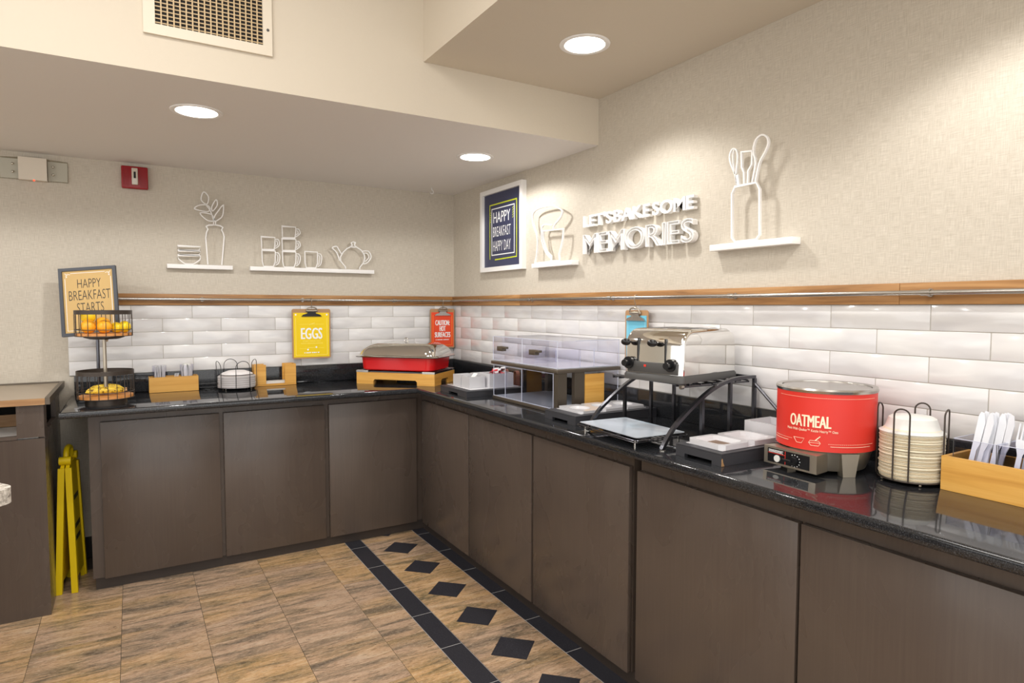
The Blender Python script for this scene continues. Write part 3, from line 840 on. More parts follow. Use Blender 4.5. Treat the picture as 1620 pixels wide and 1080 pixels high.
# teapot
orn('outline_teapot', 'white outline teapot with spout on the long shelf', 'ornament', [
    ([(-0.790, S0), (-0.792, 1.628), (-0.822, 1.665), (-0.824, 1.690), (-0.806, 1.722), (-0.778, 1.748), (-0.757, 1.758), (-0.716, 1.758), (-0.690, 1.742), (-0.668, 1.715), (-0.664, 1.690), (-0.672, 1.660), (-0.698, 1.628), (-0.698, S0)], False, 0),
    ([(-0.829, 1.668), (-0.846, 1.716), (-0.874, 1.746), (-0.848, 1.757), (-0.834, 1.738), (-0.818, 1.712)], False, 3),
    ([(-0.757, 1.761), (-0.746, 1.768), (-0.752, 1.784), (-0.740, 1.791), (-0.726, 1.788), (-0.731, 1.768), (-0.718, 1.761)], False, 0),
    ([(-0.680, 1.734), (-0.640, 1.735), (-0.621, 1.700), (-0.644, 1.664), (-0.672, 1.650)], False, 4),
    ([(-0.671, 1.722), (-0.648, 1.720), (-0.637, 1.697), (-0.654, 1.674), (-0.667, 1.668)], False, 4, 0.005)])
# mixer on the right wall (local x runs along the wall)
orn('outline_stand_mixer', 'white outline stand mixer with bowl on its small shelf', 'ornament', [
    ([(1.126, S0), (1.148, 1.675), (1.149, 1.762), (1.111, 1.829), (1.103, 1.884), (1.128, 1.908), (1.195, 1.916), (1.297, 1.912), (1.354, 1.892), (1.387, 1.872), (1.381, 1.850), (1.359, 1.832), (1.317, 1.807), (1.306, 1.787)], False, 4),
    ([(1.286, 1.632), (1.235, 1.669), (1.200, 1.729), (1.193, 1.785), (1.200, 1.812), (1.227, 1.819), (1.298, 1.810)], False, 4),
    ([(1.196, 1.786), (1.402, 1.778)], False, 0),
    ([(1.207, 1.784), (1.214, 1.737), (1.245, 1.672), (1.286, 1.645), (1.286, S0), (1.364, S0), (1.361, 1.645)], False, 0),
    ([(1.398, 1.776), (1.389, 1.713), (1.358, 1.646)], False, 4), ([(1.126, S0), (1.286, S0)], False, 0)], -PI / 2)
# utensil jar
t = thing('outline_utensil_jar', 'white outline jar holding whisk, spatula and spoon on the shelf', 'ornament', (0, 0.0083, 0), -PI / 2)
def part(name, strokes):
    mb = MB()
    for st in strokes: outl(mb, st[0], closed=st[1], sm=st[2], w=(st[3] if len(st) > 3 else 0.0062))
    mb.build(name, M['white'], t)
part('jar', [([(2.508, S0), (2.494, 1.632), (2.490, 1.795), (2.504, 1.820), (2.598, 1.820), (2.612, 1.795), (2.616, 1.632), (2.602, S0)], True, 0)])
part('whisk', [([(2.512, 1.824), (2.503, 1.864), (2.484, 1.905), (2.476, 1.935), (2.484, 1.957), (2.497, 1.961), (2.509, 1.950), (2.513, 1.925), (2.510, 1.890), (2.508, 1.866)], False, 3, 0.005), ([(2.503, 1.866), (2.494, 1.905), (2.492, 1.940), (2.497, 1.960)], False, 3, 0.003), ([(2.518, 1.824), (2.512, 1.862)], False, 0, 0.014)])
part('spatula', [([(2.545, 1.822), (2.543, 1.866), (2.533, 1.886), (2.530, 1.942), (2.578, 1.936), (2.577, 1.888), (2.561, 1.867), (2.561, 1.822)], False, 0)])
part('spoon', [([(2.580, 1.824), (2.593, 1.890), (2.582, 1.935), (2.592, 1.972), (2.618, 1.984), (2.640, 1.970), (2.644, 1.945), (2.630, 1.918), (2.610, 1.888), (2.594, 1.824)], False, 3)])

# --- raised wall letters
def letters(word, u0, u1, z0, z1, y0, y1, bold, rim, gaps, labels):
    glyph = []; x = 0.0
    for ch in word:
        if ch == ' ': x += gaps[1]; continue
        vs, fs = raw_text(ch, extrude=0.5, offset=bold, res=6)
        a, b = min(v.x for v in vs), max(v.x for v in vs)
        glyph.append((ch, vs, fs, x, a, b)); x += (b - a) + gaps[0]
    tot = x - gaps[0]; k = (u1 - u0) / tot
    vs0, _ = raw_text('E', extrude=0.5, offset=bold, res=6)
    lo, hi = min(v.y for v in vs0), max(v.y for v in vs0); kz = (z1 - z0) / (hi - lo)
    for (ch, vs, fs, xx, a, b), lb in zip(glyph, labels):
        mb = MB()
        mb.add([(u0 + (xx + v.x - a) * k, y0 if v.z > 0 else y1, z0 + (v.y - lo) * kz) for v in vs], fs)
        o = mb.build('wall_letter', M['white'], None, rot=(0, 0, -PI / 2))
        tag(o, lb, 'letter', 'raised white letters on the wall')
    return glyph
l1 = ["letter L opening the small raised line LET'S BAKE SOME", "letter E between L and T in the raised word LET'S", "letter T in the raised word LET'S", "raised apostrophe in the word LET'S", "letter S ending the raised word LET'S",
      'letter B opening the raised word BAKE', 'letter A in the raised word BAKE', 'letter K in the raised word BAKE', 'letter E ending the raised word BAKE',
      'letter S opening the raised word SOME', 'letter O in the raised word SOME', 'letter M in the raised word SOME', 'letter E ending the raised word SOME']
letters("LET'S BAKE SOME", 1.550, 2.282, 1.769, 1.825, -0.030, -0.008, 0.022, 0, (0.045, 0.12), l1)
l2 = ['large letter M opening the raised word MEMORIES', 'large letter E after the first M of MEMORIES', 'large letter M in the middle of the word MEMORIES', 'large letter O in the raised word MEMORIES',
      'large letter R in the raised word MEMORIES', 'large letter I in the raised word MEMORIES', 'large letter E near the end of the word MEMORIES', 'large letter S ending the raised word MEMORIES']
def channel_letters(word, u0, u1, z0, z1, yf, ys, yb, labels, bold=0.012, inner=0.000, gap=0.05):
    """each letter: side wall + rim + sunk face"""
    gl = []; x = 0.0
    for ch in word:
        vs, fs = raw_text(ch, extrude=0.5, offset=bold, res=6)
        a, b = min(v.x for v in vs), max(v.x for v in vs)
        gl.append((ch, vs, fs, x, a)); x += (b - a) + gap
    k = (u1 - u0) / (x - gap)
    v0, _ = raw_text('E', extrude=0.5, offset=bold, res=6)
    lo, hi = min(v.y for v in v0), max(v.y for v in v0); kz = (z1 - z0) / (hi - lo)
    for (ch, vs, fs, xx, a), lb in zip(gl, labels):
        t = thing('wall_letter', lb, 'letter', (0, 0, 0), -PI / 2, 'raised white letters on the wall')
        T = lambda v: (u0 + (xx + v.x - a) * k, z0 + (v.y - lo) * kz)
        mb = MB(); mb.add([(T(v)[0], (ys if v.z > 0 else yb), T(v)[1]) for v in vs], fs)
        mb.build('body', M['white'], t)
        vi, fi = raw_text(ch, extrude=0.0, offset=inner, rim=0.019, res=6)      # raised rim following the letter's outline
        zm = max(abs(v.z) for v in vi) or 1.0
        mb = MB(); mb.add([(T(v)[0], (ys + yf) / 2 + (yf - ys) / 2 * v.z / zm, T(v)[1]) for v in vi], fi)
        mb.build('rim', M['white'], t)
channel_letters('MEMORIES', 1.556, 2.287, 1.636, 1.731, -0.036, -0.022, -0.006, l2)

# ================================================================== THINGS ON THE COUNTER
# --- sign on a pole behind the fruit stand
t = thing('sign_stand', 'charcoal framed HAPPY BREAKFAST sign on a pole behind the fruit stand', 'sign', (-2.137, -0.2, ZC))
mb = MB(); mb.lathe([(0.045, 0.0), (0.045, 0.005), (0.040, 0.008), (0.002, 0.008)], 24); mb.build('base', M['gunmetal'], t, smooth=True)
mb = MB(); mb.tube([(0, 0, 0.008), (0, 0, 0.34)], 0.008, 10); mb.build('pole', M['gunmetal'], t, smooth=True)
yaw, tilt, roll, w, h = -0.3146, 0.1747, 0.0913, 0.2625, 0.3522
Xv = Vector((math.cos(yaw), math.sin(yaw), 0)); Nv = Vector((math.sin(yaw), -math.cos(yaw), 0))          # Nv: front normal before the tilt
Zv = Vector((0, 0, 1)) * math.cos(tilt) - Nv * math.sin(tilt)
X2 = Xv * math.cos(roll) + Zv * math.sin(roll); Z2v = -Xv * math.sin(roll) + Zv * math.cos(roll); Y2 = Z2v.cross(X2)
fo = bpy.data.objects.new('sign_board', None)
Ms = Matrix(((X2.x, Y2.x, Z2v.x, -0.0283), (X2.y, Y2.y, Z2v.y, 0.0), (X2.z, Y2.z, Z2v.z, 1.4007 - ZC), (0, 0, 0, 1)))
def sp(mb, name, mt, parent=None):
    me = mb.mesh(name); me.transform(Ms); return link(name, me, mt, parent or t)
bpy.data.objects.remove(fo)
mb = MB(); fr_ = 0.0155
for (a, b, c, d) in ((-w / 2, w / 2, h / 2 - fr_, h / 2), (-w / 2, w / 2, -h / 2, -h / 2 + fr_), (-w / 2, -w / 2 + fr_, -h / 2 + fr_, h / 2 - fr_), (w / 2 - fr_, w / 2, -h / 2 + fr_, h / 2 - fr_)):
    mb.box(a, b, -0.012, 0.006, c, d)
sp(mb, 'frame', M['blackframe'])
mb = MB(); mb.box(-w / 2 + fr_, w / 2 - fr_, -0.004, 0.004, -h / 2 + fr_, h / 2 - fr_); sp(mb, 'print', M['kraft'])
iw, ih = w / 2 - fr_ - 0.011, h / 2 - fr_ - 0.012
mb = MB(); line2(mb, [(-iw + 0.026, ih), (iw - 0.026, ih)], 0.0022, -0.0044); line2(mb, [(-iw, ih - 0.026), (-iw, -ih), (iw, -ih), (iw, ih - 0.026)], 0.0022, -0.0044)
for s in (-1, 1):
    for (a, b) in (((0.0, 0.0), (0.012, -0.012)), ((0.004, -0.010), (0.010, -0.022)), ((0.010, -0.004), (0.024, -0.008)), ((0.006, -0.018), (0.004, -0.024))):
        line2(mb, [(s * (iw - a[0]), ih + a[1] + 0.002), (s * (iw - b[0]), ih + b[1] + 0.002)], 0.0022, -0.0044)
sp(mb, 'border', M['whiteline'])
for (bd, cz, ww, hh) in (('HAPPY', 0.093, 0.108, 0.046), ('BREAKFAST', 0.032, 0.190, 0.050), ('STARTS', -0.033, 0.122, 0.050)):
    o = text('lettering', bd, M['ink'], t, 0.004, cz, ww, hh, -0.0044, offset=-0.012)
    o.data.transform(Ms)

# --- two-tier fruit stand
t = thing('fruit_stand', 'two-tier dark wire fruit stand with round baskets at the counter end', 'fruit stand', (-2.1, -0.449, ZC))
mb = MB(); mb.lathe([(0.088, 0.0), (0.088, 0.012), (0.086, 0.026), (0.002, 0.027)], 36); mb.build('pedestal', M['blackwire'], t, smooth=True)
mb = MB(); mb.tube([(0, 0, 0.0335), (0, 0, 0.318)], 0.008, 12); mb.build('post', M['steel2'], t, smooth=True)
def basket(z0, z1, rb):
    R0 = 0.1195
    mb = MB(); mb.lathe([(0.002, z0), (R0 - 0.004, z0), (R0 - 0.004, z0 + 0.012), (0.002, z0 + 0.0125)], 40); mb.build('wood_disc', M['discwood'], t, smooth=True)
    mb = MB(); mb.lathe([(R0 - 0.001, z1 - 0.020), (R0 + 0.0015, z1 - 0.020), (R0 + 0.0015, z1), (R0 - 0.001, z1)], 48, closed=True); b = mb.build('rim_band', M['blackwire'], t, smooth=True)
    for z in (z0 - 0.001, z0 + 0.030):
        mb = MB(); mb.tube([(R0 * math.cos(a), R0 * math.sin(a), z) for a in [2 * PI * k / 44 for k in range(44)]], 0.0018, 6, closed=True); mb.build('hoop_wire', M['blackwire'], t, smooth=True)
    mb = MB(); mb.tube([(R0, 0, z0 - 0.001), (R0, 0, z1 - 0.018)], 0.0017, 6)
    me = mb.mesh('upright_wire', True); me.materials.append(M['blackwire'])
    for k in range(20):
        o = link('upright_wire', me, None, t, rot=(0, 0, 2 * PI * k / 20 + 0.1))
basket(0.0335, 0.166, 0)
basket(0.335, 0.458, 0)
mb = MB(); mb.lathe([(0.085, 0.334), (0.085, 0.326), (0.060, 0.318), (0.002, 0.318)], 32); mb.build('upper_plate', M['blackwire'], t, smooth=True)
mb = MB(); mb.tube([(0.012, -0.03, 0.322), (0.012, -0.055, 0.312)], 0.006, 8); mb.build('wing_screw', M['steel2'], t, smooth=True)
FZ = ZC + 0.335 + 0.013
def fruit(name, lb, k, x, y, z, r, el=1.0):
    t = thing(name, lb, 'fruit', (-2.1 + x, -0.449 + y, z), random.uniform(0, 6), 'citrus in the upper basket')
    pr = []
    for i in range(13):
        a = -PI / 2 + PI * i / 12; rr = max(math.cos(a), 0.004) ** (1.0 if el == 1 else 0.93); zz = math.sin(a) * el
        if el > 1 and abs(math.sin(a)) > 0.95: zz *= 1.05
        pr.append((r * rr, r * el + r * zz) if el == 1 else (r * rr, r * zz))
    mb = MB(); mb.lathe(pr, 22)
    o = mb.build('peel', M[k], t, smooth=True)
    if el != 1: o.rotation_euler = (PI / 2, 0.2, 0); o.location = (0, 0, r)
    mb = MB(); mb.lathe([(0.004, 0.0), (0.003, 0.002), (0.001, 0.003)], 8)
    b = mb.build('stem_scar', M['edgewood'], t)
    b.location = (0, 0, 2 * r - 0.001) if el == 1 else (r * 0.6, -r * 0.0, r * 1.78)
fruit('orange', 'deep orange fruit low in the upper basket by the sign frame', 'orange', -0.060, -0.060, FZ, 0.033)
fruit('orange', 'orange fruit at the middle front of the upper basket', 'orange', 0.004, -0.068, FZ, 0.032)
fruit('orange', 'larger orange fruit sitting behind the others in the upper basket', 'orange', -0.005, -0.004, FZ + 0.004, 0.036)
fruit('lemon', 'lemon lying between the orange and the lone lemon', 'lemon', 0.052, -0.030, FZ, 0.026, 1.25)
fruit('lemon', 'lone bright lemon at the tile side of the upper basket', 'lemon', 0.086, -0.010, FZ, 0.0285)
fruit('lemon', 'yellow fruit resting on top of the deep orange one', 'lemon', -0.062, -0.020, FZ + 0.047, 0.032)
def banana(lb, dy, dz, bend, y0):
    t = thing('banana', lb, 'fruit', (-2.105, -0.449 + y0, ZC + 0.047 + dz), 0.10 + dy, 'bananas in the lower basket')
    pts = []; rr = []
    for k in range(15):
        u = k / 14.0; x = -0.078 + 0.158 * u
        pts.append((x, 0.0, 0.0165 + bend * (1 - (2 * u - 1) ** 2) * 0.016)); rr.append(0.0165 * min(1, 0.25 + 4 * u, 0.3 + 5 * (1 - u)))
    mb = MB(); mb.tube(pts, rr, 10); mb.build('peel', M['banana'], t, smooth=True)
    mb = MB(); mb.tube([pts[-1], (pts[-1][0] + 0.014, 0, pts[-1][2] + 0.003)], 0.0045, 8); mb.build('stalk', M['edgewood'], t, smooth=True)
banana('spotted ripe banana lying in front in the lower basket', 0.0, 0.0, 0.4, -0.035)
banana('spotted ripe banana lying behind in the lower basket', 0.10, 0.0, 0.9, 0.034)

# --- bamboo caddy with clear cups
def open_box(mb, x0, x1, y0, y1, z0, z1, th):
    mb.box(x0, x1, y0, y0 + th, z0, z1); mb.box(x0, x1, y1 - th, y1, z0, z1); mb.box(x0, x0 + th, y0 + th, y1 - th, z0, z1); mb.box(x1 - th, x1, y0 + th, y1 - th, z0, z1); mb.box(x0 + th, x1 - th, y0 + th, y1 - th, z0, z0 + th)
    return mb
t = thing('bamboo_caddy', 'bamboo box holding two clear cups beside the fruit stand', 'caddy', (-1.7875, -0.115, ZC + 0.0005))
for (nm, d) in (('side', (-0.1225, 0.1225, 0.0, 0.009, 0, 0.084)), ('side', (-0.1225, 0.1225, 0.081, 0.09, 0, 0.084)), ('end', (-0.1225, -0.1135, 0.009, 0.081, 0, 0.084)), ('end', (0.1135, 0.1225, 0.009, 0.081, 0, 0.084)), ('bottom', (-0.1135, 0.1135, 0.009, 0.081, 0, 0.008)), ('divider', (-0.022, -0.016, 0.009, 0.081, 0.008, 0.07))):
    box(nm, M['bamboo'], t, *d)
cups = []
for (lb, cx) in (('clear cup full of wrapped straws in the bamboo box', -0.070), ('clear cup of folded white packets in the bamboo box', 0.067)):
    c = thing('acrylic_cup', lb, 'cup', (-1.7875 + cx, -0.07, ZC + 0.0092), 0, 'clear cups in the small bamboo box')
    mb = MB(); mb.lathe([(0.0325, 0.0), (0.036, 0.138), (0.0345, 0.138), (0.031, 0.003), (0.002, 0.003), (0.002, 0.0)], 28); mb.build('shell', M['acrylic'], c, smooth=True)
for k in range(11):
    a = 2 * PI * k / 10; rr = 0.021 if k < 10 else 0
    o = MB(); o.bbox(-0.0055, 0.0055, -0.0016, 0.0016, 0.0, 0.132, bev=0.0008, seg=1)
    o = o.build('wrapped_straw', M['whitebowl'], None, (-1.8575 + rr * math.cos(a), -0.07 + rr * math.sin(a), ZC + 0.0128), (0.03 * math.sin(k), 0.03 * math.cos(2 * k), a))
    tag(o, 'white paper-wrapped straw standing in the clear cup', 'straw', 'wrapped straws in the cup')
for k in range(7):
    a = 2 * PI * k / 6; rr = 0.010 if k < 6 else 0
    mb = MB(); n = 7
    pts = smooth_path([(-0.014, 0.0, 0.0), (-0.016, 0.002, 0.055), (-0.012, 0.004, 0.105), (0.004, 0.0, 0.136), (0.016, -0.003, 0.110), (0.014, 0, 0.05)], 3)
    mb.bar(pts, (0.2, 1, 0.1), 0.004, 0.016)
    o = mb.build('folded_packet', M['whitebowl'], None, (-1.7205 + rr * math.cos(a), -0.07 + rr * math.sin(a), ZC + 0.014), (0, 0, a + 0.4))
    tag(o, 'folded white packet standing in the other clear cup', 'packet', 'folded packets in the cup')
for k in range(4):
    mb = MB(); mb.tube([(0, 0, 0), (0.004, 0, 0.092)], 0.0017, 6)
    tag(mb.build('stirrer', M['plastic'], None, (-1.794 + 0.006 * k, -0.085 + 0.006 * (k % 2), ZC + 0.0092), (0, 0.12, 0.3)), 'thin white stirrer leaning between the two clear cups', 'stirrer', 'stirrers in the bamboo box')

# --- wire holders of plates and bowls
def wire_holder(name, lb, loc, r, zb, hs, loops, mt, wr, group):
    t = thing(name, lb, 'holder', loc, 0, group)
    mb = MB(); mb.tube([((r + 0.001) * math.cos(a), (r + 0.001) * math.sin(a), zb) for a in [2 * PI * k / 40 for k in range(40)]], wr, 6, closed=True); mb.build('base_ring', mt, t, smooth=True)
    mb = MB(); mb.lathe([(0.002, zb - wr), (r - 0.004, zb - wr), (r - 0.004, zb), (0.002, zb)], 32); mb.build('base_plate', mt, t, smooth=True)
    for (a0, wd, hh) in loops:
        q = wd / 2 / r; R1 = r + 0.0045
        P = [(R1 * math.cos(a0 - q), R1 * math.sin(a0 - q), zb)]
        n = 12
        for k in range(n + 1):
            b = PI * k / n; ang = a0 - q * math.cos(b)
            P.append((R1 * math.cos(ang), R1 * math.sin(ang), hh - wd / 2 + wd / 2 * math.sin(b)))
        P.append((R1 * math.cos(a0 + q), R1 * math.sin(a0 + q), zb))
        mb = MB(); mb.tube(P, wr, 6); mb.build('wire_loop', mt, t, smooth=True)
    for k in range(4):
        a = PI / 4 + k * PI / 2
        mb = MB(); mb.sphere(((r - 0.008) * math.cos(a), (r - 0.008) * math.sin(a), 0.004), 0.004, 0.004, 0.004, 8, 6); mb.build('foot', M['steel2'], t, smooth=True)
    return t
PX, PY = -1.466, -0.137
wire_holder('plate_holder', 'black wire holder around the stack of paper plates', (PX, PY, ZC + 0.0003), 0.103, 0.011, 0, [(-1.37 + k * PI / 2, 0.076, 0.165) for k in range(4)], M['blackplastic'], 0.0018, 'wire holders')
mb = MB(); mb.lathe([(0.002, 0.0), (0.070, 0.0), (0.102, 0.0075), (0.102, 0.0085), (0.070, 0.0011), (0.002, 0.0012)], 36)
M['plate2'] = mat('greyer_paper_plate', (206, 200, 198), 0.75)  # greyer tone for part of the stack, setting rim edges apart
plate_me = []
for q in ('plate', 'plate2'):
    me = mb.mesh('paper_plate', True); me.materials.append(M[q]); plate_me.append(me)
NP = 22
for k in range(NP):
    o = link('paper_plate', plate_me[(k * k + k // 2) % 2], None, None, (PX + random.uniform(-0.0012, 0.0012), PY + random.uniform(-0.0012, 0.0012), ZC + 0.0205 + k * 0.0030), (PI, 0, 0))
    tag(o, 'topmost white paper plate, upturned on the stack' if k == NP - 1 else 'white paper plate inside the stack in the wire holder', 'plate', 'stack of paper plates')
mb = MB(); mb.lathe([(0.002, 0.019), (0.046, 0.019), (0.074, 0.009), (0.088, 0.0005), (0.089, 0.0), (0.086, 0.0), (0.073, 0.0078), (0.045, 0.0178), (0.002, 0.0178)], 36)
tag(mb.build('paper_plate', M['plate'], None, (PX, PY, ZC + 0.0205 + NP * 0.0030), None, True), 'smaller domed white plate upturned on top of the plate stack', 'plate', 'stack of paper plates')

BX, BY = -0.155, -3.206
wire_holder('bowl_holder', 'dark bronze wire holder around the stack of paper bowls', (BX, BY, ZC + 0.0003), 0.0785, 0.011, 0, [(-2.97 + k * PI / 2, 0.036, 0.206) for k in range(4)], M['blackwire'], 0.0022, 'wire holders')
NB = 40; pitch = 0.0031
mb = MB(); mb.lathe([(0.0775, 0.0), (0.0785, 0.0012), (0.0765, 0.0026), (0.066, 0.014), (0.0645, 0.014), (0.0745, 0.0014)], 40, closed=True)
M['paperbowl2'] = mat('pressed_fibre_bowl_dark', (196, 180, 150), 0.8)
bowl_me = []
for q in ('paperbowl', 'paperbowl2'):
    me = mb.mesh('paper_bowl', True); me.materials.append(M[q]); bowl_me.append(me)
for k in range(NB):
    o = link('paper_bowl', bowl_me[(k * k + k // 3) % 2], None, None, (BX + random.uniform(-0.0012, 0.0012), BY + random.uniform(-0.0012, 0.0012), ZC + 0.0125 + k * pitch), (random.uniform(-0.004, 0.004), random.uniform(-0.004, 0.004), k))
    o.scale = (random.uniform(0.975, 1.0),) * 2 + (1,)
    tag(o, 'cream fibre bowl inside the tall upturned stack in the bronze wire holder' if (k * k + k // 3) % 2 == 0 else 'darker tan fibre bowl inside the tall upturned stack in the bronze wire holder', 'bowl', 'stack of paper bowls')
mb = MB(); mb.lathe([(0.0785, 0.0), (0.0795, 0.0015), (0.075, 0.003), (0.066, 0.010), (0.061, 0.025), (0.057, 0.038), (0.050, 0.0425), (0.002, 0.0435), (0.002, 0.042), (0.049, 0.041), (0.055, 0.036), (0.064, 0.009), (0.073, 0.0012)], 40)
tag(mb.build('paper_bowl', M['whitebowl'], None, (BX, BY, ZC + 0.0125 + NB * pitch), None, True), 'white paper bowl upturned on top of the bowl stack', 'bowl', 'stack of paper bowls')

# --- bamboo napkin holder
t = thing('napkin_holder', 'bamboo napkin holder with two tall sleeves beside the plates', 'napkin holder', (-1.246, -0.112, ZC + 0.0005))
box('base', M['bamboo'], t, -0.12, 0.12, 0.0, 0.085, 0.0, 0.012)
for s in (-1, 1):
    a, b = sorted((s * 0.12, s * 0.054))
    for (nm, d) in (('sleeve_panel', (a, b, 0.0, 0.008, 0.0125, 0.128)), ('sleeve_panel', (a, b, 0.077, 0.085, 0.0125, 0.128)), ('sleeve_panel', ((a, a + 0.007) if s < 0 else (b - 0.007, b)) + (0.0085, 0.0765, 0.0125, 0.128))):
        box(nm, M['bamboo'], t, *d)
for k in range(5):
    o = box('napkin', M['whitebowl'], None, -1.336, -1.156, -0.099, -0.04, ZC + 0.0130 + k * 0.0028, ZC + 0.0154 + k * 0.0028)
    tag(o, 'folded white napkin in the bamboo holder', 'napkin', 'napkins in the bamboo holder')

# --- chafing dish
ux = Vector((0.358, -0.392, 0)).normalized(); ang = math.atan2(ux.y, ux.x)
cc = (Vector((-0.791, -0.258, 0)) + Vector((-0.207, -0.424, 0))) / 2
t = thing('chafing_dish', 'red chafing dish with domed chrome lid on a bamboo stand', 'chafing dish', (cc.x, cc.y, ZC + 0.0004), ang)
hx, hy = 0.262, 0.158; zh = 0.072
def arch_panel(mb, ax, a0, a1, pos0, pos1, z1, foot, cut):
    P = [(a0, 0), (a0 + foot, 0), (a0 + foot, cut - 0.010), (a0 + foot + 0.010, cut), (a1 - foot - 0.010, cut), (a1 - foot, cut - 0.010), (a1 - foot, 0), (a1, 0), (a1, z1), (a0, z1)]
    mb.prism(P, ax, pos0, pos1); return mb
for s in (-1, 1):
    a, b = sorted((s * hy, s * (hy - 0.016)))
    mb = MB(); arch_panel(mb, 1, -hx, hx, a, b, zh, 0.115, 0.030); mb.build('stand_side', M['bamboo'], t)
    a, b = sorted((s * hx, s * (hx - 0.016)))
    mb = MB(); arch_panel(mb, 0, -hy + 0.0162, hy - 0.0162, a, b, zh, 0.085, 0.034); mb.build('stand_end', M['bambooy'], t)
for sx in (-1, 1):
    for sy in (-1, 1):
        mb = MB(); a, b = sorted((sx * (hx + 0.001), sx * (hx - 0.080))); c, d = sorted((sy * (hy + 0.001), sy * (hy - 0.018)))
        mb.box(a, b, c, d, zh + 0.0003, zh + 0.013); mb.build('corner_clip', M['steel'], t)
mb = MB()
for s in (-1, 1):
    mb.box(*sorted((s * (hx - 0.002), s * (hx - 0.016))), -hy + 0.019, hy - 0.019, zh + 0.0003, zh + 0.011)
mb.box(-hx + 0.0165, hx - 0.0165, -hy + 0.019, hy - 0.019, zh + 0.0005, zh + 0.006)
mb.build('stand_rails', M['gunmetal'], t)
mb = MB(); mb.rings([rrect(0.236, 0.138, 0.045, zh + 0.0135), rrect(0.243, 0.145, 0.05, zh + 0.02), rrect(0.250, 0.150, 0.05, 0.166)]); mb.build('water_pan', M['red'], t, smooth=True)
zr = 0.1665
mb = MB(); secs = [(0.276, 0.176, 0.05, zr), (0.280, 0.180, 0.055, zr + 0.004), (0.270, 0.170, 0.055, zr + 0.010), (0.262, 0.162, 0.055, zr + 0.013), (0.256, 0.157, 0.055, zr + 0.032), (0.244, 0.148, 0.058, zr + 0.052), (0.222, 0.132, 0.060, zr + 0.070), (0.196, 0.112, 0.055, zr + 0.081), (0.175, 0.097, 0.05, zr + 0.0845), (0.158, 0.082, 0.045, zr + 0.0855), (0.10, 0.05, 0.03, zr + 0.091), (0.03, 0.015, 0.012, zr + 0.0935)]
mb.rings([rrect(a, b, r, z, 8) for a, b, r, z in secs]); mb.build('lid', M['chrome'], t, smooth=True)
mb = MB(); mb.tube([(0.012 * math.cos(a), 0.0, zr + 0.103 + 0.010 * math.sin(a)) for a in [2 * PI * k / 16 for k in range(16)]], 0.0042, 8, closed=True); mb.build('lid_handle', M['steel'], t, smooth=True)

# --- trays
def tray_block(lb, x0, x1, y0, y1, z1, group='black wooden riser trays', rz=0.0):
    """dark wooden riser tray with a hand notch at its front; local origin at its centre"""
    cx, cy = (x0 + x1) / 2, (y0 + y1) / 2; hx, hy = (x1 - x0) / 2, (y1 - y0) / 2
    t = thing('riser_tray', lb, 'tray', (cx, cy, ZC + 0.0004), rz, group)
    z1 -= ZC + 0.0004
    mb = MB(); mb.prism([(-hy, 0), (-0.055, 0), (-0.055, 0.012), (0.055, 0.012), (0.055, 0), (hy, 0), (hy, z1 - 0.004), (-hy, z1 - 0.004)], 0, -hx, -hx + 0.014); mb.build('front_panel', M['tray'], t)
    mb = MB(); mb.prism([(-hy, 0), (-0.055, 0), (-0.055, 0.012), (0.055, 0.012), (0.055, 0), (hy, 0), (hy, z1 - 0.004), (-hy, z1 - 0.004)], 0, hx - 0.014, hx); mb.build('rear_panel', M['tray'], t)
    box('side_panel', M['tray'], t, -hx + 0.0142, hx - 0.0142, -hy, -hy + 0.012, 0, z1 - 0.004); box('side_panel', M['tray'], t, -hx + 0.0142, hx - 0.0142, hy - 0.012, hy, 0, z1 - 0.004)
    box('top', M['tray'], t, -hx, hx, -hy, hy, z1 - 0.0038, z1, bev=0.0012)
    return t
tray_block('black riser tray carrying white condiment boxes beside the chafing dish', -0.489, -0.12, -1.165, -0.835, 0.930)
tray_block('black riser tray carrying a white three-well dish by the pastry case', -0.468, -0.030, -2.087, -1.868, 0.935)
t3 = tray_block('black riser tray with a chipped corner beside the oatmeal warmer', -0.488, -0.03, -2.840, -2.655, 0.936)
mb = MB(); mb.prism([(0, 0), (0.012, 0.0), (0.006, 0.012), (0.003, 0.024), (0, 0.020)], 1, -0.0012, 0.0); mb.build('chip', M['edgewood'], t3, (-0.2292, -0.0927, 0.001))

# white condiment boxes on tray one
o = box('white_platter', M['porcelain'], None, -0.452, -0.150, -1.135, -0.845, 0.9306, 0.9345, bev=0.0015)
tag(o, 'thin white platter under the condiment boxes', 'platter')
def cbox(lb, x0, x1, y0, y1, z0, z1, th=0.004, group='white square condiment boxes', m_='porcelain'):
    t = thing('condiment_box', lb, 'box', (x0, y0, z0), 0, group)
    mb = MB(); open_box(mb, 0, x1 - x0, 0, y1 - y0, 0, z1 - z0, th); mb.build('shell', M[m_], t)
    return t
Z0 = 0.935
cbox('white condiment box holding one loose sachet', -0.440, -0.345, -1.100, -1.005, Z0, Z0 + 0.062)
cbox('empty white condiment box nearest the chafing dish', -0.440, -0.345, -0.995, -0.900, Z0, Z0 + 0.062)
cbox('white condiment box overflowing with red and white wrappers', -0.330, -0.180, -1.125, -1.005, Z0, Z0 + 0.075)
cbox('white condiment box at the wall side of the platter', -0.330, -0.235, -0.990, -0.895, Z0, Z0 + 0.062)
mb = MB(); mb.bbox(-0.03, 0.03, -0.012, 0.012, 0, 0.003, bev=0.001, seg=1)
tag(mb.build('sachet', M['whitebowl'], None, (-0.39, -1.052, Z0 + 0.058), (0.1, -0.5, 0.6)), 'white sachet poking out of a condiment box', 'sachet')
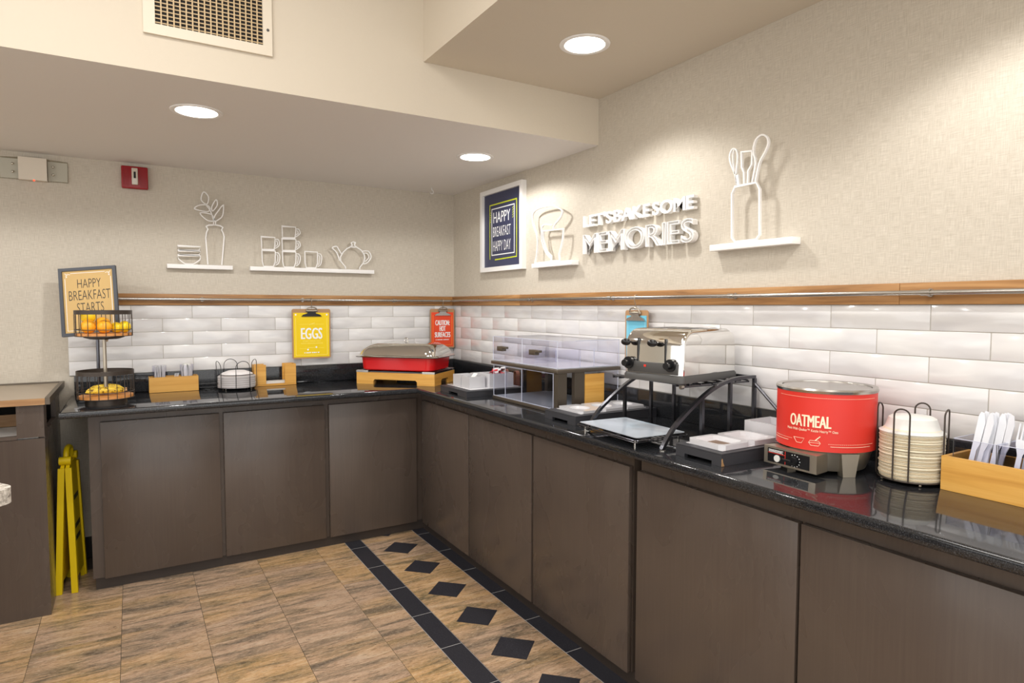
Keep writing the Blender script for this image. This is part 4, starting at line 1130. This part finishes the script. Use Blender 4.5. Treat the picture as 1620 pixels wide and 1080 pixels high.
for k in range(9):
    mb = MB(); P = smooth_path([(-0.032, 0, 0), (-0.015, 0.004, 0.010), (0.004, -0.003, 0.004), (0.020, 0.002, 0.014), (0.034, 0, 0.008)], 3)
    mb.bar(P, (0, 1, 0.15), 0.0025, 0.030)
    o = mb.build('candy_wrapper', M['pink'] if k % 2 else M['whitebowl'], None, (-0.255 + random.uniform(-0.035, 0.035), -1.065 + random.uniform(-0.03, 0.03), Z0 + 0.058 + 0.004 * k), (random.uniform(-.5, .5), random.uniform(-.5, .5), random.uniform(0, 6)))
    tag(o, 'crinkled red wrapper in the full condiment box' if k % 2 else 'crinkled white wrapper in the full condiment box', 'wrapper', 'wrapped packets in the full box')
for (k, yy) in enumerate((-0.86, -0.985)):
    mb = MB(); P = [(0, yy - 0.018, ZC + 0.0005)] + [(0, yy - 0.018 * math.cos(a), ZC + 0.085 + 0.020 * math.sin(a)) for a in [PI * i / 8 for i in range(9)]] + [(0, yy + 0.018, ZC + 0.0005)]
    mb.bar(P, (1, 0, 0), 0.004, 0.022)
    tag(mb.build('leather_strap', M['leather'], None, (-0.075, 0, 0)), 'brown leather strap loop standing behind the condiment boxes', 'strap', 'leather strap loops')

# three-well dish on tray two
def welled_dish(name, lb, x0, x1, y0, y1, z0, z1, wells, mt, cat='dish', round_=True, inner=None):
    t = thing(name, lb, cat, (0, 0, 0))
    bm = bmesh.new()
    mb = MB(); mb.bbox(x0, x1, y0, y1, z0, z0 + 0.002, bev=0.0008, seg=1); mb.build('base', M[mt], t)
    mb = MB()
    n = 24
    xs = [x0] + [w[1] for w in wells[:-1]] + [x1]
    for (wx0, wx1, cx, cy, rx, ry) in wells:
        O, I, B = [], [], []
        for k in range(n):
            a = 2 * PI * (k + 0.5) / n; c, s = math.cos(a), math.sin(a)
            hx_, hy_ = (wx1 - wx0) / 2, (y1 - y0) / 2; mx, my = (wx0 + wx1) / 2, (y0 + y1) / 2
            q = 1.0 / max(abs(c), abs(s)); O.append((mx + hx_ * c * q, my + hy_ * s * q, z1))
            if round_: ix, iy = c, s
            else: ix, iy = c * q, s * q
            I.append((cx + rx * ix, cy + ry * iy, z1)); B.append((cx + rx * 0.82 * ix, cy + ry * 0.82 * iy, z0 + 0.0025))
        D = [(p[0], p[1], z0 + 0.0021) for p in O]
        mb.rings([D, O, I, B], cap=False)
        mb.f.append(tuple(len(mb.v) - n + j for j in range(n)))
    mb.build('wells', M[mt], t, smooth=False)
    if inner:
        for (wx0, wx1, cx, cy, rx, ry) in wells[:1]:
            box('well_bottom', inner, t, cx - rx * 0.7, cx + rx * 0.7, cy - ry * 0.7, cy + ry * 0.7, z0 + 0.0027, z0 + 0.0040)
    return t
ww = [(-0.425 + 0.118 * k, -0.425 + 0.118 * (k + 1), -0.366 + 0.118 * k, -1.978, 0.043, 0.05) for k in range(3)]
welled_dish('three_well_dish', 'long white dish with three round wells on the black tray', -0.425, -0.071, -2.065, -1.892, 0.9355, 0.9475, ww, 'porcelain')
ww = [(-0.462, -0.330, -0.396, -2.7465, 0.052, 0.058), (-0.330, -0.198, -0.264, -2.7465, 0.052, 0.058)]
M['brownwell'] = mat('brown_well_lining', (120, 100, 84), 0.5)
welled_dish('two_well_dish', 'white dish with two square wells on the chipped black tray', -0.462, -0.198, -2.820, -2.673, 0.9365, 0.9530, ww, 'porcelain', round_=False, inner=M['brownwell'])
t = thing('white_box_dish', 'deep white square box dish between the toaster stand and oatmeal', 'dish', (-0.178, -2.825, 0.9366))
mb = MB(); open_box(mb, 0, 0.135, 0, 0.155, 0, 0.048, 0.009); mb.build('shell', M['porcelain'], t)

# --- pastry case
t = thing('pastry_case', 'bronze two-level pastry case with clear acrylic panes', 'display case', (-0.38, -1.245, ZC + 0.0004))
CX, CY = 0.358, -0.588            # local extent: x 0..CX to the wall, y 0..CY toward the camera
box('base_slab', M['bronze'], t, 0, CX, CY, 0, 0.0, 0.017, bev=0.003)
box('reflection_panel', M['greyplate'], t, 0.02, CX - 0.01, CY + 0.02, -0.012, 0.0173, 0.019)  # pale sheet, the tiles' reflection in the case floor painted as colour
z1, z2, z3 = 0.182, 0.198, 0.322
mb = MB(); mb.bbox(-0.006, CX, CY - 0.006, 0.006, z1, z2, bev=0.003); mb.build('middle_shelf', M['bronze'], t, smooth=True)
box('shelf_board', M['porcelain'], t, 0.010, CX - 0.008, CY + 0.010, -0.010, z2, z2 + 0.003)
box('corner_post', M['bronze'], t, 0.003, 0.052, CY, CY + 0.030, 0.0175, z1 - 0.0003)
box('side_post', M['bronze'], t, 0.095, 0.150, CY, CY + 0.022, 0.0175, z1 - 0.0003)
box('corner_post', M['bronze'], t, CX - 0.03, CX, -0.03, 0, 0.0175, z1 - 0.0003)
box('bamboo_panel', M['bamboo'], t, 0.152, 0.262, CY - 0.002, CY + 0.006, 0.0178, z1 - 0.010)
box('rear_board', M['brownpanel'], t, 0.20, 0.30, -0.012, -0.006, 0.0178, z1 - 0.0005)
box('rear_post', M['gunmetal'], t, 0.18, 0.20, -0.016, -0.002, 0.0178, z1 - 0.0005)
def pane(parent, x0, x1, y0, y1, z0, z1, ed=0.0022, nm='pane'):
    p = box(nm, M['acrylic'], parent, x0, x1, y0, y1, z0, z1)
    mb = MB(); dx, dy = x1 - x0, y1 - y0
    return p
def edges(segs, name='edge', r=0.0017, mt='acredge'):
    for (a, b) in segs:
        mb = MB(); mb.tube([a, b], r, 5); mb.build(name, M[mt], t)
pane(t, 0.004, 0.006, -0.14, -0.010, 0.0178, z1 - 0.0005)
pane(t, 0.008, 0.010, -0.29, -0.12, 0.0178, z1 - 0.0005, nm='sliding_pane')
pane(t, 0.004, 0.006, -0.555, -0.28, 0.0178, z1 - 0.0005, nm='sliding_pane')
pane(t, 0.264, CX - 0.012, CY + 0.002, CY + 0.004, 0.0178, z1 - 0.0005)
E1 = [((0.003, -0.010, 0.018), (0.003, -0.010, z1)), ((0.003, -0.128, 0.018), (0.003, -0.128, z1)), ((0.003, -0.285, 0.018), (0.003, -0.285, z1)), ((0.003, -0.552, 0.018), (0.003, -0.552, z1)),
      ((0.003, -0.010, z1 - 0.004), (0.003, -0.552, z1 - 0.004)), ((0.003, -0.010, 0.0195), (0.003, -0.552, 0.0195)), ((CX - 0.012, CY + 0.001, 0.018), (CX - 0.012, CY + 0.001, z1))]
edges(E1, 'pane_edge')
zb_, zt_ = z2 + 0.0035, z3
pane(t, 0.004, 0.0065, -0.285, -0.008, zb_, zt_, nm='door_pane'); pane(t, 0.004, 0.0065, CY + 0.008, -0.291, zb_, zt_, nm='door_pane')
pane(t, 0.0070, CX - 0.006, CY + 0.003, CY + 0.0055, zb_, zt_); pane(t, 0.0070, CX - 0.006, -0.0055, -0.003, zb_, zt_)
pane(t, 0.004, CX - 0.004, CY + 0.002, -0.002, zt_ + 0.0005, zt_ + 0.003, nm='lid_pane')
pane(t, 0.20, 0.2025, -0.29, -0.004, zb_, zb_ + 0.07); pane(t, 0.0070, CX - 0.006, -0.292, -0.2895, zb_, zb_ + 0.06)
E2 = [((0.003, CY + 0.004, zb_), (0.003, CY + 0.004, zt_)), ((0.003, -0.288, zb_), (0.003, -0.288, zt_)), ((0.003, -0.004, zb_), (0.003, -0.004, zt_)), ((CX - 0.004, CY + 0.004, zb_), (CX - 0.004, CY + 0.004, zt_)),
      ((0.003, CY + 0.003, zb_ + 0.002), (CX - 0.004, CY + 0.003, zb_ + 0.002)), ((0.003, CY + 0.003, zb_ + 0.002), (0.003, -0.004, zb_ + 0.002)), ((0.10, CY + 0.003, zt_ + 0.002), (CX - 0.004, CY + 0.003, zt_ + 0.002)), ((0.003, CY + 0.003, zt_ + 0.002), (0.003, -0.004, zt_ + 0.002)), ((0.20, -0.29, zb_), (0.20, -0.29, zb_ + 0.07)), ((0.21, CY + 0.008, zb_), (0.21, CY + 0.008, zb_ + 0.085)), ((0.13, CY + 0.008, zb_), (0.13, CY + 0.008, zb_ + 0.05))]
edges(E2, 'pane_edge', 0.0015)
for y in (-0.105, -0.405):
    mb = MB(); mb.bbox(-0.020, 0.0035, y - 0.032, y + 0.022, z2 + 0.056, z2 + 0.080, bev=0.0015); h = mb.build('door_handle', M['bronze'], t, smooth=True)
    mb = MB(); mb.bbox(-0.0205, -0.001, y - 0.062, y - 0.0325, z2 + 0.069, z2 + 0.080, bev=0.0015); mb.build('latch', M['bronze'], h, smooth=True)

# --- toaster stand
SY0, SY1 = -2.595, -2.195
t = thing('toaster_stand', 'arched gunmetal stand raising the toaster above the counter', 'stand', (0, 0, ZC + 0.0006))
AR = [(-0.492, 0.0), (-0.478, 0.022), (-0.438, 0.070), (-0.389, 0.108), (-0.332, 0.146), (-0.278, 0.177), (-0.22, 0.200), (-0.161, 0.214), (-0.110, 0.219), (-0.036, 0.219)]
def arch_z(x):
    for (a, b), (c, d) in zip(AR, AR[1:]):
        if a <= x <= c: return b + (d - b) * (x - a) / (c - a)
    return 0.22
for y in (SY0, SY1):
    mb = MB(); mb.bar(smooth_path([(p[0], y, p[1] + 0.0035) for p in AR], 3), (0, 1, 0), 0.011, 0.015); mb.build('arch', M['gunmetal'], t)
    for x in (-0.305, -0.165, -0.036):
        mb = MB(); mb.box(x - 0.0055, x + 0.0055, y - 0.006, y + 0.006, 0.0, arch_z(x) - 0.0025); mb.build('upright', M['gunmetal'], t)
    mb = MB(); mb.lathe([(0.011, 0.0), (0.011, 0.003), (0.006, 0.005)], 14, (-0.489, y, 0)); mb.build('foot', M['steel'], t)
mb = MB(); mb.box(-0.043, -0.029, SY0 + 0.0075, SY1 - 0.0075, 0.2145, 0.2255); mb.build('rear_crossbar', M['gunmetal'], t)
mb = MB(); mb.tube([(-0.036, SY0 + 0.0, 0.2), (-0.018, SY0 - 0.10, 0.1), (-0.018, SY0 - 0.17, 0.0)], 0.006, 8); mb.build('side_brace', M['gunmetal'], t, smooth=True)
zg = 0.2105
for x in (-0.375, -0.355, -0.30, -0.24, -0.18, -0.12, -0.06):
    mb = MB(); z_ = zg if x > -0.25 else zg
    mb.tube([(x, SY0 + 0.010, z_), (x, SY1 - 0.010, z_)], 0.0028 if x > -0.35 else 0.0038, 7); mb.build('shelf_wire', M['gunmetal'], t, smooth=True)
for y in (SY0 + 0.014, SY0 + 0.05, SY1 - 0.05, SY1 - 0.014):
    mb = MB(); mb.tube([(-0.378, y, zg - 0.0062), (-0.05, y, zg - 0.0062)], 0.0035, 7); mb.build('shelf_bearer', M['gunmetal'], t, smooth=True)
mb = MB(); mb.tube([(-0.385, SY0 + 0.012, zg - 0.006), (-0.398, SY0 + 0.012, zg - 0.006)], 0.007, 12); mb.build('shelf_pin', M['steel'], t, smooth=True)

# --- toaster (local x: width to the viewer's right, y: depth to the wall, front faces -y)
FR = Vector((-0.388, -2.582)); rot = math.radians(-80)
t = thing('toaster', 'polished chrome four-slot toaster on the arched stand', 'toaster', (FR.x, FR.y, ZC + 0.2152), rot)
TW, TD = 0.25, 0.345              # local: x from -TW..0, y 0..TD
mb = MB(); mb.rings([rrect(TW / 2 + 0.006, TD / 2 + 0.006, 0.022, z, 5, (-TW / 2, TD / 2)) if k in (0, 1) else rrect(TW / 2 + 0.001, TD / 2 + 0.001, 0.02, z, 5, (-TW / 2, TD / 2)) for k, z in enumerate((0.0, 0.018, 0.026))]); mb.build('base', M['darkgrey'], t, smooth=True)
prof = [(0.0, 0.0265)] + [(0.002, 0.07), (0.004, 0.115)] + [(0.064 - 0.060 * math.cos(a), 0.125 + 0.058 * math.sin(a)) for a in [PI / 2 * k / 8 for k in range(9)]] + [(TD - 0.070 + 0.068 * math.sin(a), 0.117 + 0.066 * math.cos(a)) for a in [PI / 2 * k / 8 for k in range(9)]] + [(TD, 0.0265)]
bm = bmesh.new(); n = len(prof)
A_ = [bm.verts.new((-TW, y, z)) for y, z in prof]; B_ = [bm.verts.new((0, y, z)) for y, z in prof]
fa = bm.faces.new(A_); fb = bm.faces.new(list(reversed(B_)))
for i in range(n): bm.faces.new((A_[i], B_[i], B_[(i + 1) % n], A_[(i + 1) % n]))
bmesh.ops.recalc_face_normals(bm, faces=list(bm.faces))
ed = [e for e in bm.edges if (all(v in A_ for v in e.verts) or all(v in B_ for v in e.verts)) and not all(abs(v.co.z - 0.0265) < 1e-5 for v in e.verts)]
bmesh.ops.bevel(bm, geom=ed, offset=0.013, segments=4, profile=0.5, affect='EDGES')
me = bpy.data.meshes.new('body'); bm.to_mesh(me); bm.free(); me.shade_smooth(); me.set_sharp_from_angle(angle=math.radians(50))
link('body', me, M['chrome'], t)
box('lower_panel', M['darkgrey'], t, -TW + 0.018, -0.018, -0.005, 0.0035, 0.0275, 0.066, bev=0.0015)
mb = MB(); mb.bbox(-0.158, -0.148, -0.0062, -0.0052, 0.049, 0.057, bev=0.0004, seg=1); mb.build('badge', M['redprint'], t)
for x in (-0.190, -0.072):
    mb = MB(); mb.box(x - 0.0022, x + 0.0022, -0.0005, 0.010, 0.068, 0.150); mb.build('lever_slot', M['blackplastic'], t)
for x in (-0.228, -0.112):
    mb = MB(); mb.tube([(x, 0.006, 0.135), (x, -0.012, 0.135)], 0.004, 8); l = mb.build('lever', M['blackplastic'], t, smooth=True)
    mb = MB(); mb.sphere((x, -0.020, 0.135), 0.021, 0.011, 0.013, 16, 8); mb.build('lever_knob', M['blackplastic'], l, smooth=True)
for x in (-0.225, -0.045):
    mb = MB(); mb.tube([(x, 0.0, 0.060), (x, -0.012, 0.060)], 0.022, 18); k = mb.build('dial', M['blackplastic'], t, smooth=True)
    mb = MB(); mb.tube([(x, -0.0125, 0.060), (x, -0.034, 0.060)], 0.012, 14); mb.build('dial_grip', M['blackplastic'], k, smooth=True)
for k in range(4):
    x = -0.215 + k * 0.060
    box('bread_slot', M['dark'], t, x - 0.014, x + 0.014, 0.075, TD - 0.080, 0.1832, 0.1838)  # flat dark patch on the solid body, slot depth painted as shade
    mb = MB(); o_ = [(x - 0.017, 0.072), (x + 0.017, 0.072), (x + 0.017, TD - 0.077), (x - 0.017, TD - 0.077)]
    mb.bar([(a, b, 0.1835) for a, b in o_], (0, 0, 1), 0.005, 0.0016, True); mb.build('slot_rim', M['chrome'], t)

# --- wire rack and grey platter in front of the toaster
yw = math.radians(-3)
t = thing('wire_rack', 'low black wire rack under the grey platter in front of the toaster', 'rack', (-0.444, -2.385, ZC + 0.0006), yw)
hx, hy = 0.116, 0.176
ZR = 0.018
for z, e in ((0.026, 0.006), (0.034, 0.0)):
    mb = MB(); mb.tube([(a, b, z) for a, b, _ in rrect(hx - e, hy - e, 0.012, 0, 4)], 0.0019, 6, closed=True); mb.build('rim_wire', M['gunmetal'], t, smooth=True)
for k in range(11):
    x = -0.10 + 0.02 * k
    mb = MB(); mb.tube([(x, -hy, 0.0305), (x, hy, 0.0305)], 0.0014, 5); mb.build('long_wire', M['gunmetal'], t, smooth=True)
for sx in (-1, 1):
    for sy in (-1, 1):
        mb = MB(); mb.tube([(sx * (hx - 0.02), sy * (hy - 0.03), 0.0), (sx * (hx - 0.02), sy * (hy - 0.03), 0.026)], 0.0035, 8); mb.build('foot', M['steel'], t, smooth=True)
mb = MB(); mb.rings([rrect(0.094, 0.154, 0.012, 0.0), rrect(0.109, 0.169, 0.014, 0.005), rrect(0.110, 0.170, 0.014, 0.0065), rrect(0.105, 0.165, 0.012, 0.0052), rrect(0.098, 0.158, 0.010, 0.0040)])
tag(mb.build('grey_platter', M['greyplate'], None, (-0.444, -2.385, ZC + 0.0368), (0, 0, yw), True), 'pale grey rectangular platter lying on the wire rack', 'platter')

# --- oatmeal warmer
OX, OY, OR = -0.2164, -2.9912, 0.1345
t = thing('oatmeal_warmer', 'round red OATMEAL food warmer with steel base and dial', 'food warmer', (OX, OY, ZC + 0.0004))
zb, zt = 0.0705, 0.246
mb = MB(); mb.lathe([(0.108, 0.012), (0.116, 0.030), (0.124, 0.060), (0.128, zb), (0.002, zb)], 48); mb.build('base', M['steel2'], t, smooth=True)
mb = MB(); mb.lathe([(OR, zb + 0.0003), (OR, zt - 0.010), (0.120, zt - 0.010), (0.120, zb + 0.0003)], 64, closed=True); mb.build('wrap', M['redprint'], t, smooth=True)
mb = MB(); mb.lathe([(OR + 0.0015, zt - 0.0125), (OR + 0.0035, zt - 0.005), (OR + 0.001, zt), (0.121, zt - 0.001), (0.119, zt - 0.010)], 64, closed=True); mb.build('rim', M['steel'], t, smooth=True)
mb = MB(); mb.lathe([(0.1185, zt - 0.0035), (0.114, zt - 0.030), (0.108, zt - 0.036), (0.060, zt - 0.036), (0.002, zt - 0.0362)], 48); mb.build('inner_well', M['steel'], t, smooth=True)
aF = math.atan2(-4.1279 - OY, -1.9857 - OX)           # direction toward the front of the print
aP = aF - 0.10
aL = aP - 0.24
for a in (aF - 0.02 + 0.55, aF + 2.6, aF - 2.2 + 1.2):
    c, s = math.cos(a), math.sin(a); R1 = 0.122; Nn = (c, s)
    mb = MB(); P = []
    for (rr, z, hw) in ((0.100, 0.0, 0.018), (0.126, 0.0, 0.018), (0.130, 0.066, 0.026), (0.100, 0.066, 0.026)):
        P.append([(rr * c - hw * s, rr * s + hw * c, z), (rr * c + hw * s, rr * s - hw * c, z)])
    mb.add([p for q in P for p in q], [(0, 1, 3, 2), (2, 3, 5, 4), (4, 5, 7, 6), (6, 7, 1, 0), (0, 2, 4, 6), (1, 7, 5, 3)]); mb.build('leg', M['steel2'], t)
ctl = aF - 0.62
c, s = math.cos(ctl), math.sin(ctl)
Mc = Matrix(((s * -1, c * -1, 0, 0), (c, s * -1, 0, 0), (0, 0, 1, 0), (0, 0, 0, 1)))    # local: x across, -y outward
def cp(mb, nm, mt, par=None, sm=False):
    me = mb.mesh(nm, sm); me.transform(Mc); return link(nm, me, mt, par or t)
mb = MB(); mb.prism([(-0.088, -0.155), (0.088, -0.155), (0.078, -0.095), (-0.078, -0.095)], 2, 0.014, 0.066); hs = cp(mb, 'control_housing', M['steel2'])
mb = MB(); mb.box(-0.074, 0.066, -0.1565, -0.1553, 0.020, 0.060); cp(mb, 'control_panel', M['blackplastic'], hs)
mb = MB(); mb.box(-0.0135, -0.0120, -0.1572, -0.1566, 0.021, 0.059); mb.box(-0.072, -0.0136, -0.1572, -0.1566, 0.046, 0.0475); cp(mb, 'panel_line', M['redprint'], hs)
mb = MB(); mb.tube([(-0.040, -0.1566, 0.033), (-0.040, -0.1595, 0.033)], 0.010, 16); cp(mb, 'indicator_lamp', M['whitebowl'], hs, True)
mb = MB(); mb.tube([(0.018, -0.1566, 0.038), (0.018, -0.168, 0.038)], 0.012, 18); k = cp(mb, 'dial', M['blackplastic'], hs, True)
mb = MB(); mb.bbox(-0.010, 0.018, -0.176, -0.1682, 0.034, 0.042, bev=0.0015); cp(mb, 'dial_grip', M['blackplastic'], hs)
for i in range(9):
    a = -2.0 + i * 0.5; mb = MB(); x_, z_ = 0.018 + 0.018 * math.cos(a), 0.038 + 0.017 * math.sin(a)
    mb.box(x_ - 0.0012, x_ + 0.0012, -0.1570, -0.1566, z_ - 0.0012, z_ + 0.0012); cp(mb, 'dial_mark', M['whiteline'], hs)
for (x0_, x1_, z_) in ((-0.070, -0.020, 0.056), (-0.070, -0.024, 0.053), (-0.070, -0.020, 0.050)):
    mb = MB(); mb.box(x0_, x1_, -0.1570, -0.1566, z_ - 0.0007, z_ + 0.0007); cp(mb, 'notice_line', M['whiteline'], hs)
M['cream'] = mat('cream_print', (244, 228, 198), 0.5)
text('lettering', 'OATMEAL', M['cream'], t, 0.004, 0.154, 0.112, 0.034, 0, bend=(OR, aL), fat=0.0012)
text('lettering', 'Made With Quaker\u2122 Kettle Hearty\u2122 Oats', M['cream'], t, 0.008, 0.127, 0.142, 0.0095, 0, bend=(OR, aL))
def wrapline(mb, pts, w=0.0012):
    P = [((OR + 0.0006) * math.cos(aL + u / OR), (OR + 0.0006) * math.sin(aL + u / OR), z) for u, z in pts]
    mb.tube(P, w / 2, 5)
mb = MB()
for z in (zt - 0.025,):
    for k in range(60):
        u = -0.10 + k * 0.0050; wrapline(mb, [(u, z), (u + 0.0028, z)], 0.0010)
for k in range(16): wrapline(mb, [(-0.125 + k * 0.005, 0.098), (-0.1222 + k * 0.005, 0.098)], 0.0010)
for k in range(28): wrapline(mb, [(0.055 + k * 0.005, 0.0935), (0.0578 + k * 0.005, 0.0935)], 0.0010)
wrapline(mb, [(-0.13 + 0.01 * k, 0.091) for k in range(8)]); wrapline(mb, [(0.06 + 0.01 * k, 0.0865) for k in range(13)])
o = mb.build('stitch_print', M['cream'], t); o['kind'] = 'stuff'
mb = MB()
wrapline(mb, [(-0.040, 0.103), (-0.008, 0.103), (-0.016, 0.089), (-0.031, 0.089), (-0.040, 0.103)]); mb.build('bowl_print', M['cream'], t)
mb = MB()
wrapline(mb, [(0.008, 0.100), (0.004, 0.094), (0.010, 0.086), (0.030, 0.086), (0.035, 0.094), (0.030, 0.100), (0.008, 0.100)]); wrapline(mb, [(0.022, 0.101), (0.034, 0.113)], 0.003); wrapline(mb, [(0.004, 0.094), (0.035, 0.094)]); mb.build('pot_print', M['cream'], t)

# --- bamboo cutlery caddy
t = thing('cutlery_caddy', 'long bamboo caddy holding white plastic cutlery', 'caddy', (-0.175, -3.291, ZC + 0.0005), -PI / 2)
LW, LD, LH = 0.46, 0.145, 0.089
for (nm, d) in (('side', (0, LW, 0, 0.010, 0, LH)), ('side', (0, LW, LD - 0.010, LD, 0, LH)), ('end', (0, 0.010, 0.0102, LD - 0.0102, 0, LH)), ('end', (LW - 0.010, LW, 0.0102, LD - 0.0102, 0, LH)), ('bottom', (0.0102, LW - 0.0102, 0.0102, LD - 0.0102, 0, 0.008))):
    box(nm, M['bamboo'], t, *d)
cells = []
for k, lb in enumerate(('clear acrylic bin holding the white plastic knives', 'clear acrylic bin holding the white plastic forks', 'clear acrylic bin holding the white plastic spoons')):
    x0_ = 0.020 + 0.100 * k
    c = thing('acrylic_bin', lb, 'bin', (-0.175 + 0.0, -3.291, ZC + 0.009), -PI / 2, 'clear bins in the cutlery caddy')
    for d in ((x0_, x0_ + 0.096, 0.016, 0.0180, 0, 0.128), (x0_, x0_ + 0.096, 0.120, 0.122, 0, 0.128), (x0_, x0_ + 0.002, 0.0182, 0.1198, 0, 0.128), (x0_ + 0.094, x0_ + 0.096, 0.0182, 0.1198, 0, 0.128)):
        box('wall_pane', M['acrylic'], c, *d)
    box('floor_pane', M['acrylic'], c, x0_ + 0.0022, x0_ + 0.0938, 0.0182, 0.1198, 0, 0.002)
    for d in ((x0_, 0.016), (x0_ + 0.096, 0.016)):
        mb = MB(); mb.tube([(d[0], d[1], 0), (d[0], d[1], 0.128)], 0.0009, 5); mb.build('pane_edge', M['darkgrey'], c)
    for (a, b) in (((x0_, 0.016), (x0_ + 0.096, 0.016)), ((x0_, 0.016), (x0_, 0.122)), ((x0_ + 0.096, 0.016), (x0_ + 0.096, 0.122))):
        mb = MB(); mb.tube([(a[0], a[1], 0.128), (b[0], b[1], 0.128)], 0.0009, 5); mb.build('pane_edge', M['acredge'], c)
def cutlery(kind):
    mb = MB()
    if kind == 'knife':
        mb.prism([(-0.006, 0), (0.006, 0), (0.005, 0.085), (0.009, 0.10), (0.010, 0.150), (0.004, 0.172), (-0.003, 0.174), (-0.006, 0.165), (-0.005, 0.085)], 1, -0.0012, 0.0012)
    elif kind == 'fork':
        mb.prism([(-0.006, 0), (0.006, 0), (0.0045, 0.090), (0.011, 0.112), (0.0125, 0.125), (-0.0125, 0.125), (-0.011, 0.112), (-0.0045, 0.090)], 1, -0.0012, 0.0012)
        for k in range(4):
            x = -0.0125 + 0.0071 * k; mb.prism([(x, 0.125), (x + 0.0037, 0.125), (x + 0.0030, 0.160), (x + 0.0007, 0.160)], 1, -0.0012, 0.0012)
    else:
        P = [(-0.006, 0), (0.006, 0), (0.0045, 0.095)] + [(0.0155 * math.cos(a), 0.128 + 0.026 * math.sin(a)) for a in [-1.2 + 0.28 * i for i in range(20)] if -1.2 <= a <= PI + 1.2] + [(-0.0045, 0.095)]
        mb.prism(P, 1, -0.0012, 0.0012)
    return mb
for (kind, x0_, n, mt, lb, grp) in (('knife', 0.020, 9, 'plastic', 'white plastic knife leaning with its twins in the caddy', 'plastic knives'), ('fork', 0.120, 8, 'plastic', 'white plastic fork tines up in the caddy bin', 'plastic forks'), ('spoon', 0.220, 8, 'bluefork', 'pale bluish plastic spoon nested in the caddy bin', 'plastic spoons')):
    me = cutlery(kind).mesh('plastic_' + kind); me.materials.append(M[mt])
    for k in range(n):
        u = x0_ + 0.022 + 0.0072 * k; v = 0.036 + 0.046 * ((k * 5) % n) / n
        o = link('plastic_' + kind, me, None, None, (-0.175 + v, -3.291 - u, ZC + 0.0135), (0, 0.14 - 0.02 * (k % 3), 0))
        o.rotation_euler = (-0.12 + 0.008 * k - (0.06 if kind == 'knife' else 0), 0.10, -PI / 2 + 0.3 * math.sin(k * 2.1)); o.scale = (1.12, 1.12, 1.12)
        if kind == 'knife': o.location.z += 0.002
        tag(o, lb, 'cutlery', grp)

# --- folded wet floor sign between waste station and cabinet
t = thing('wet_floor_sign', 'folded yellow plastic wet floor sign beside the waste station', 'floor sign', (-2.253, -0.36, 0.0), -0.10)
def wet_panel(x_foot, x_top, side):
    """board in the YZ plane with two legs, leaning in x"""
    hyw, Ht = 0.125, 0.62
    outer = [(-hyw, 0), (-hyw + 0.03, 0), (-hyw + 0.036, 0.055), (hyw - 0.036, 0.055), (hyw - 0.03, 0), (hyw, 0), (hyw - 0.03, 0.60), (hyw - 0.055, Ht), (-hyw + 0.055, Ht), (-hyw + 0.03, 0.60)]
    mb = MB(); mb.prism(outer, 0, -0.008, 0.008)
    mb.v = [(x_foot + (x_top - x_foot) * z / Ht + x, y, z) for x, y, z in mb.v]
    p = mb.build('panel', M['yellow'], t)
    mb = MB(); P = [(-hyw + 0.004, 0.004), (-hyw + 0.034, 0.60)]
    for s in (-1, 1):
        mb = MB(); mb.bar([(x_foot + side * 0.004, s * (hyw - 0.006), 0.0005), (x_top + side * 0.004, s * (hyw - 0.036), 0.60)], (1, 0, 0), 0.022, 0.026); mb.build('edge_rib', M['yellow'], p)
    return p
pa = wet_panel(-0.046, -0.024, -1)
pb_ = wet_panel(0.010, -0.004, 1)
mb = MB()
for (y0_, y1_, z_) in ((-0.07, 0.07, 0.44), (-0.075, 0.075, 0.30), (-0.06, 0.06, 0.24)):
    for k in range(6):
        yy = y0_ + (y1_ - y0_) * k / 6; xx = 0.010 + (-0.014) * z_ / 0.62 + 0.0084
        mb = MB(); mb.box(xx, xx + 0.001, yy, yy + (y1_ - y0_) / 9, z_ - 0.012, z_ + 0.012); mb.build('warning_mark', M['black'], pb_)
mb = MB()
for (yy, xx) in ((-0.075, -0.014), (0.075, -0.014)):
    mb = MB(); mb.tube([(xx - 0.024, yy, 0.632), (xx + 0.024, yy, 0.632)], 0.020, 16); mb.build('hinge_knob', M['yellow'], t, smooth=True)
mb = MB(); mb.tube(smooth_path([(-0.014, -0.06, 0.632), (-0.014, -0.045, 0.672), (-0.014, 0.0, 0.685), (-0.014, 0.045, 0.672), (-0.014, 0.06, 0.632)], 4), 0.013, 10); mb.build('carry_handle', M['yellow'], t, smooth=True)
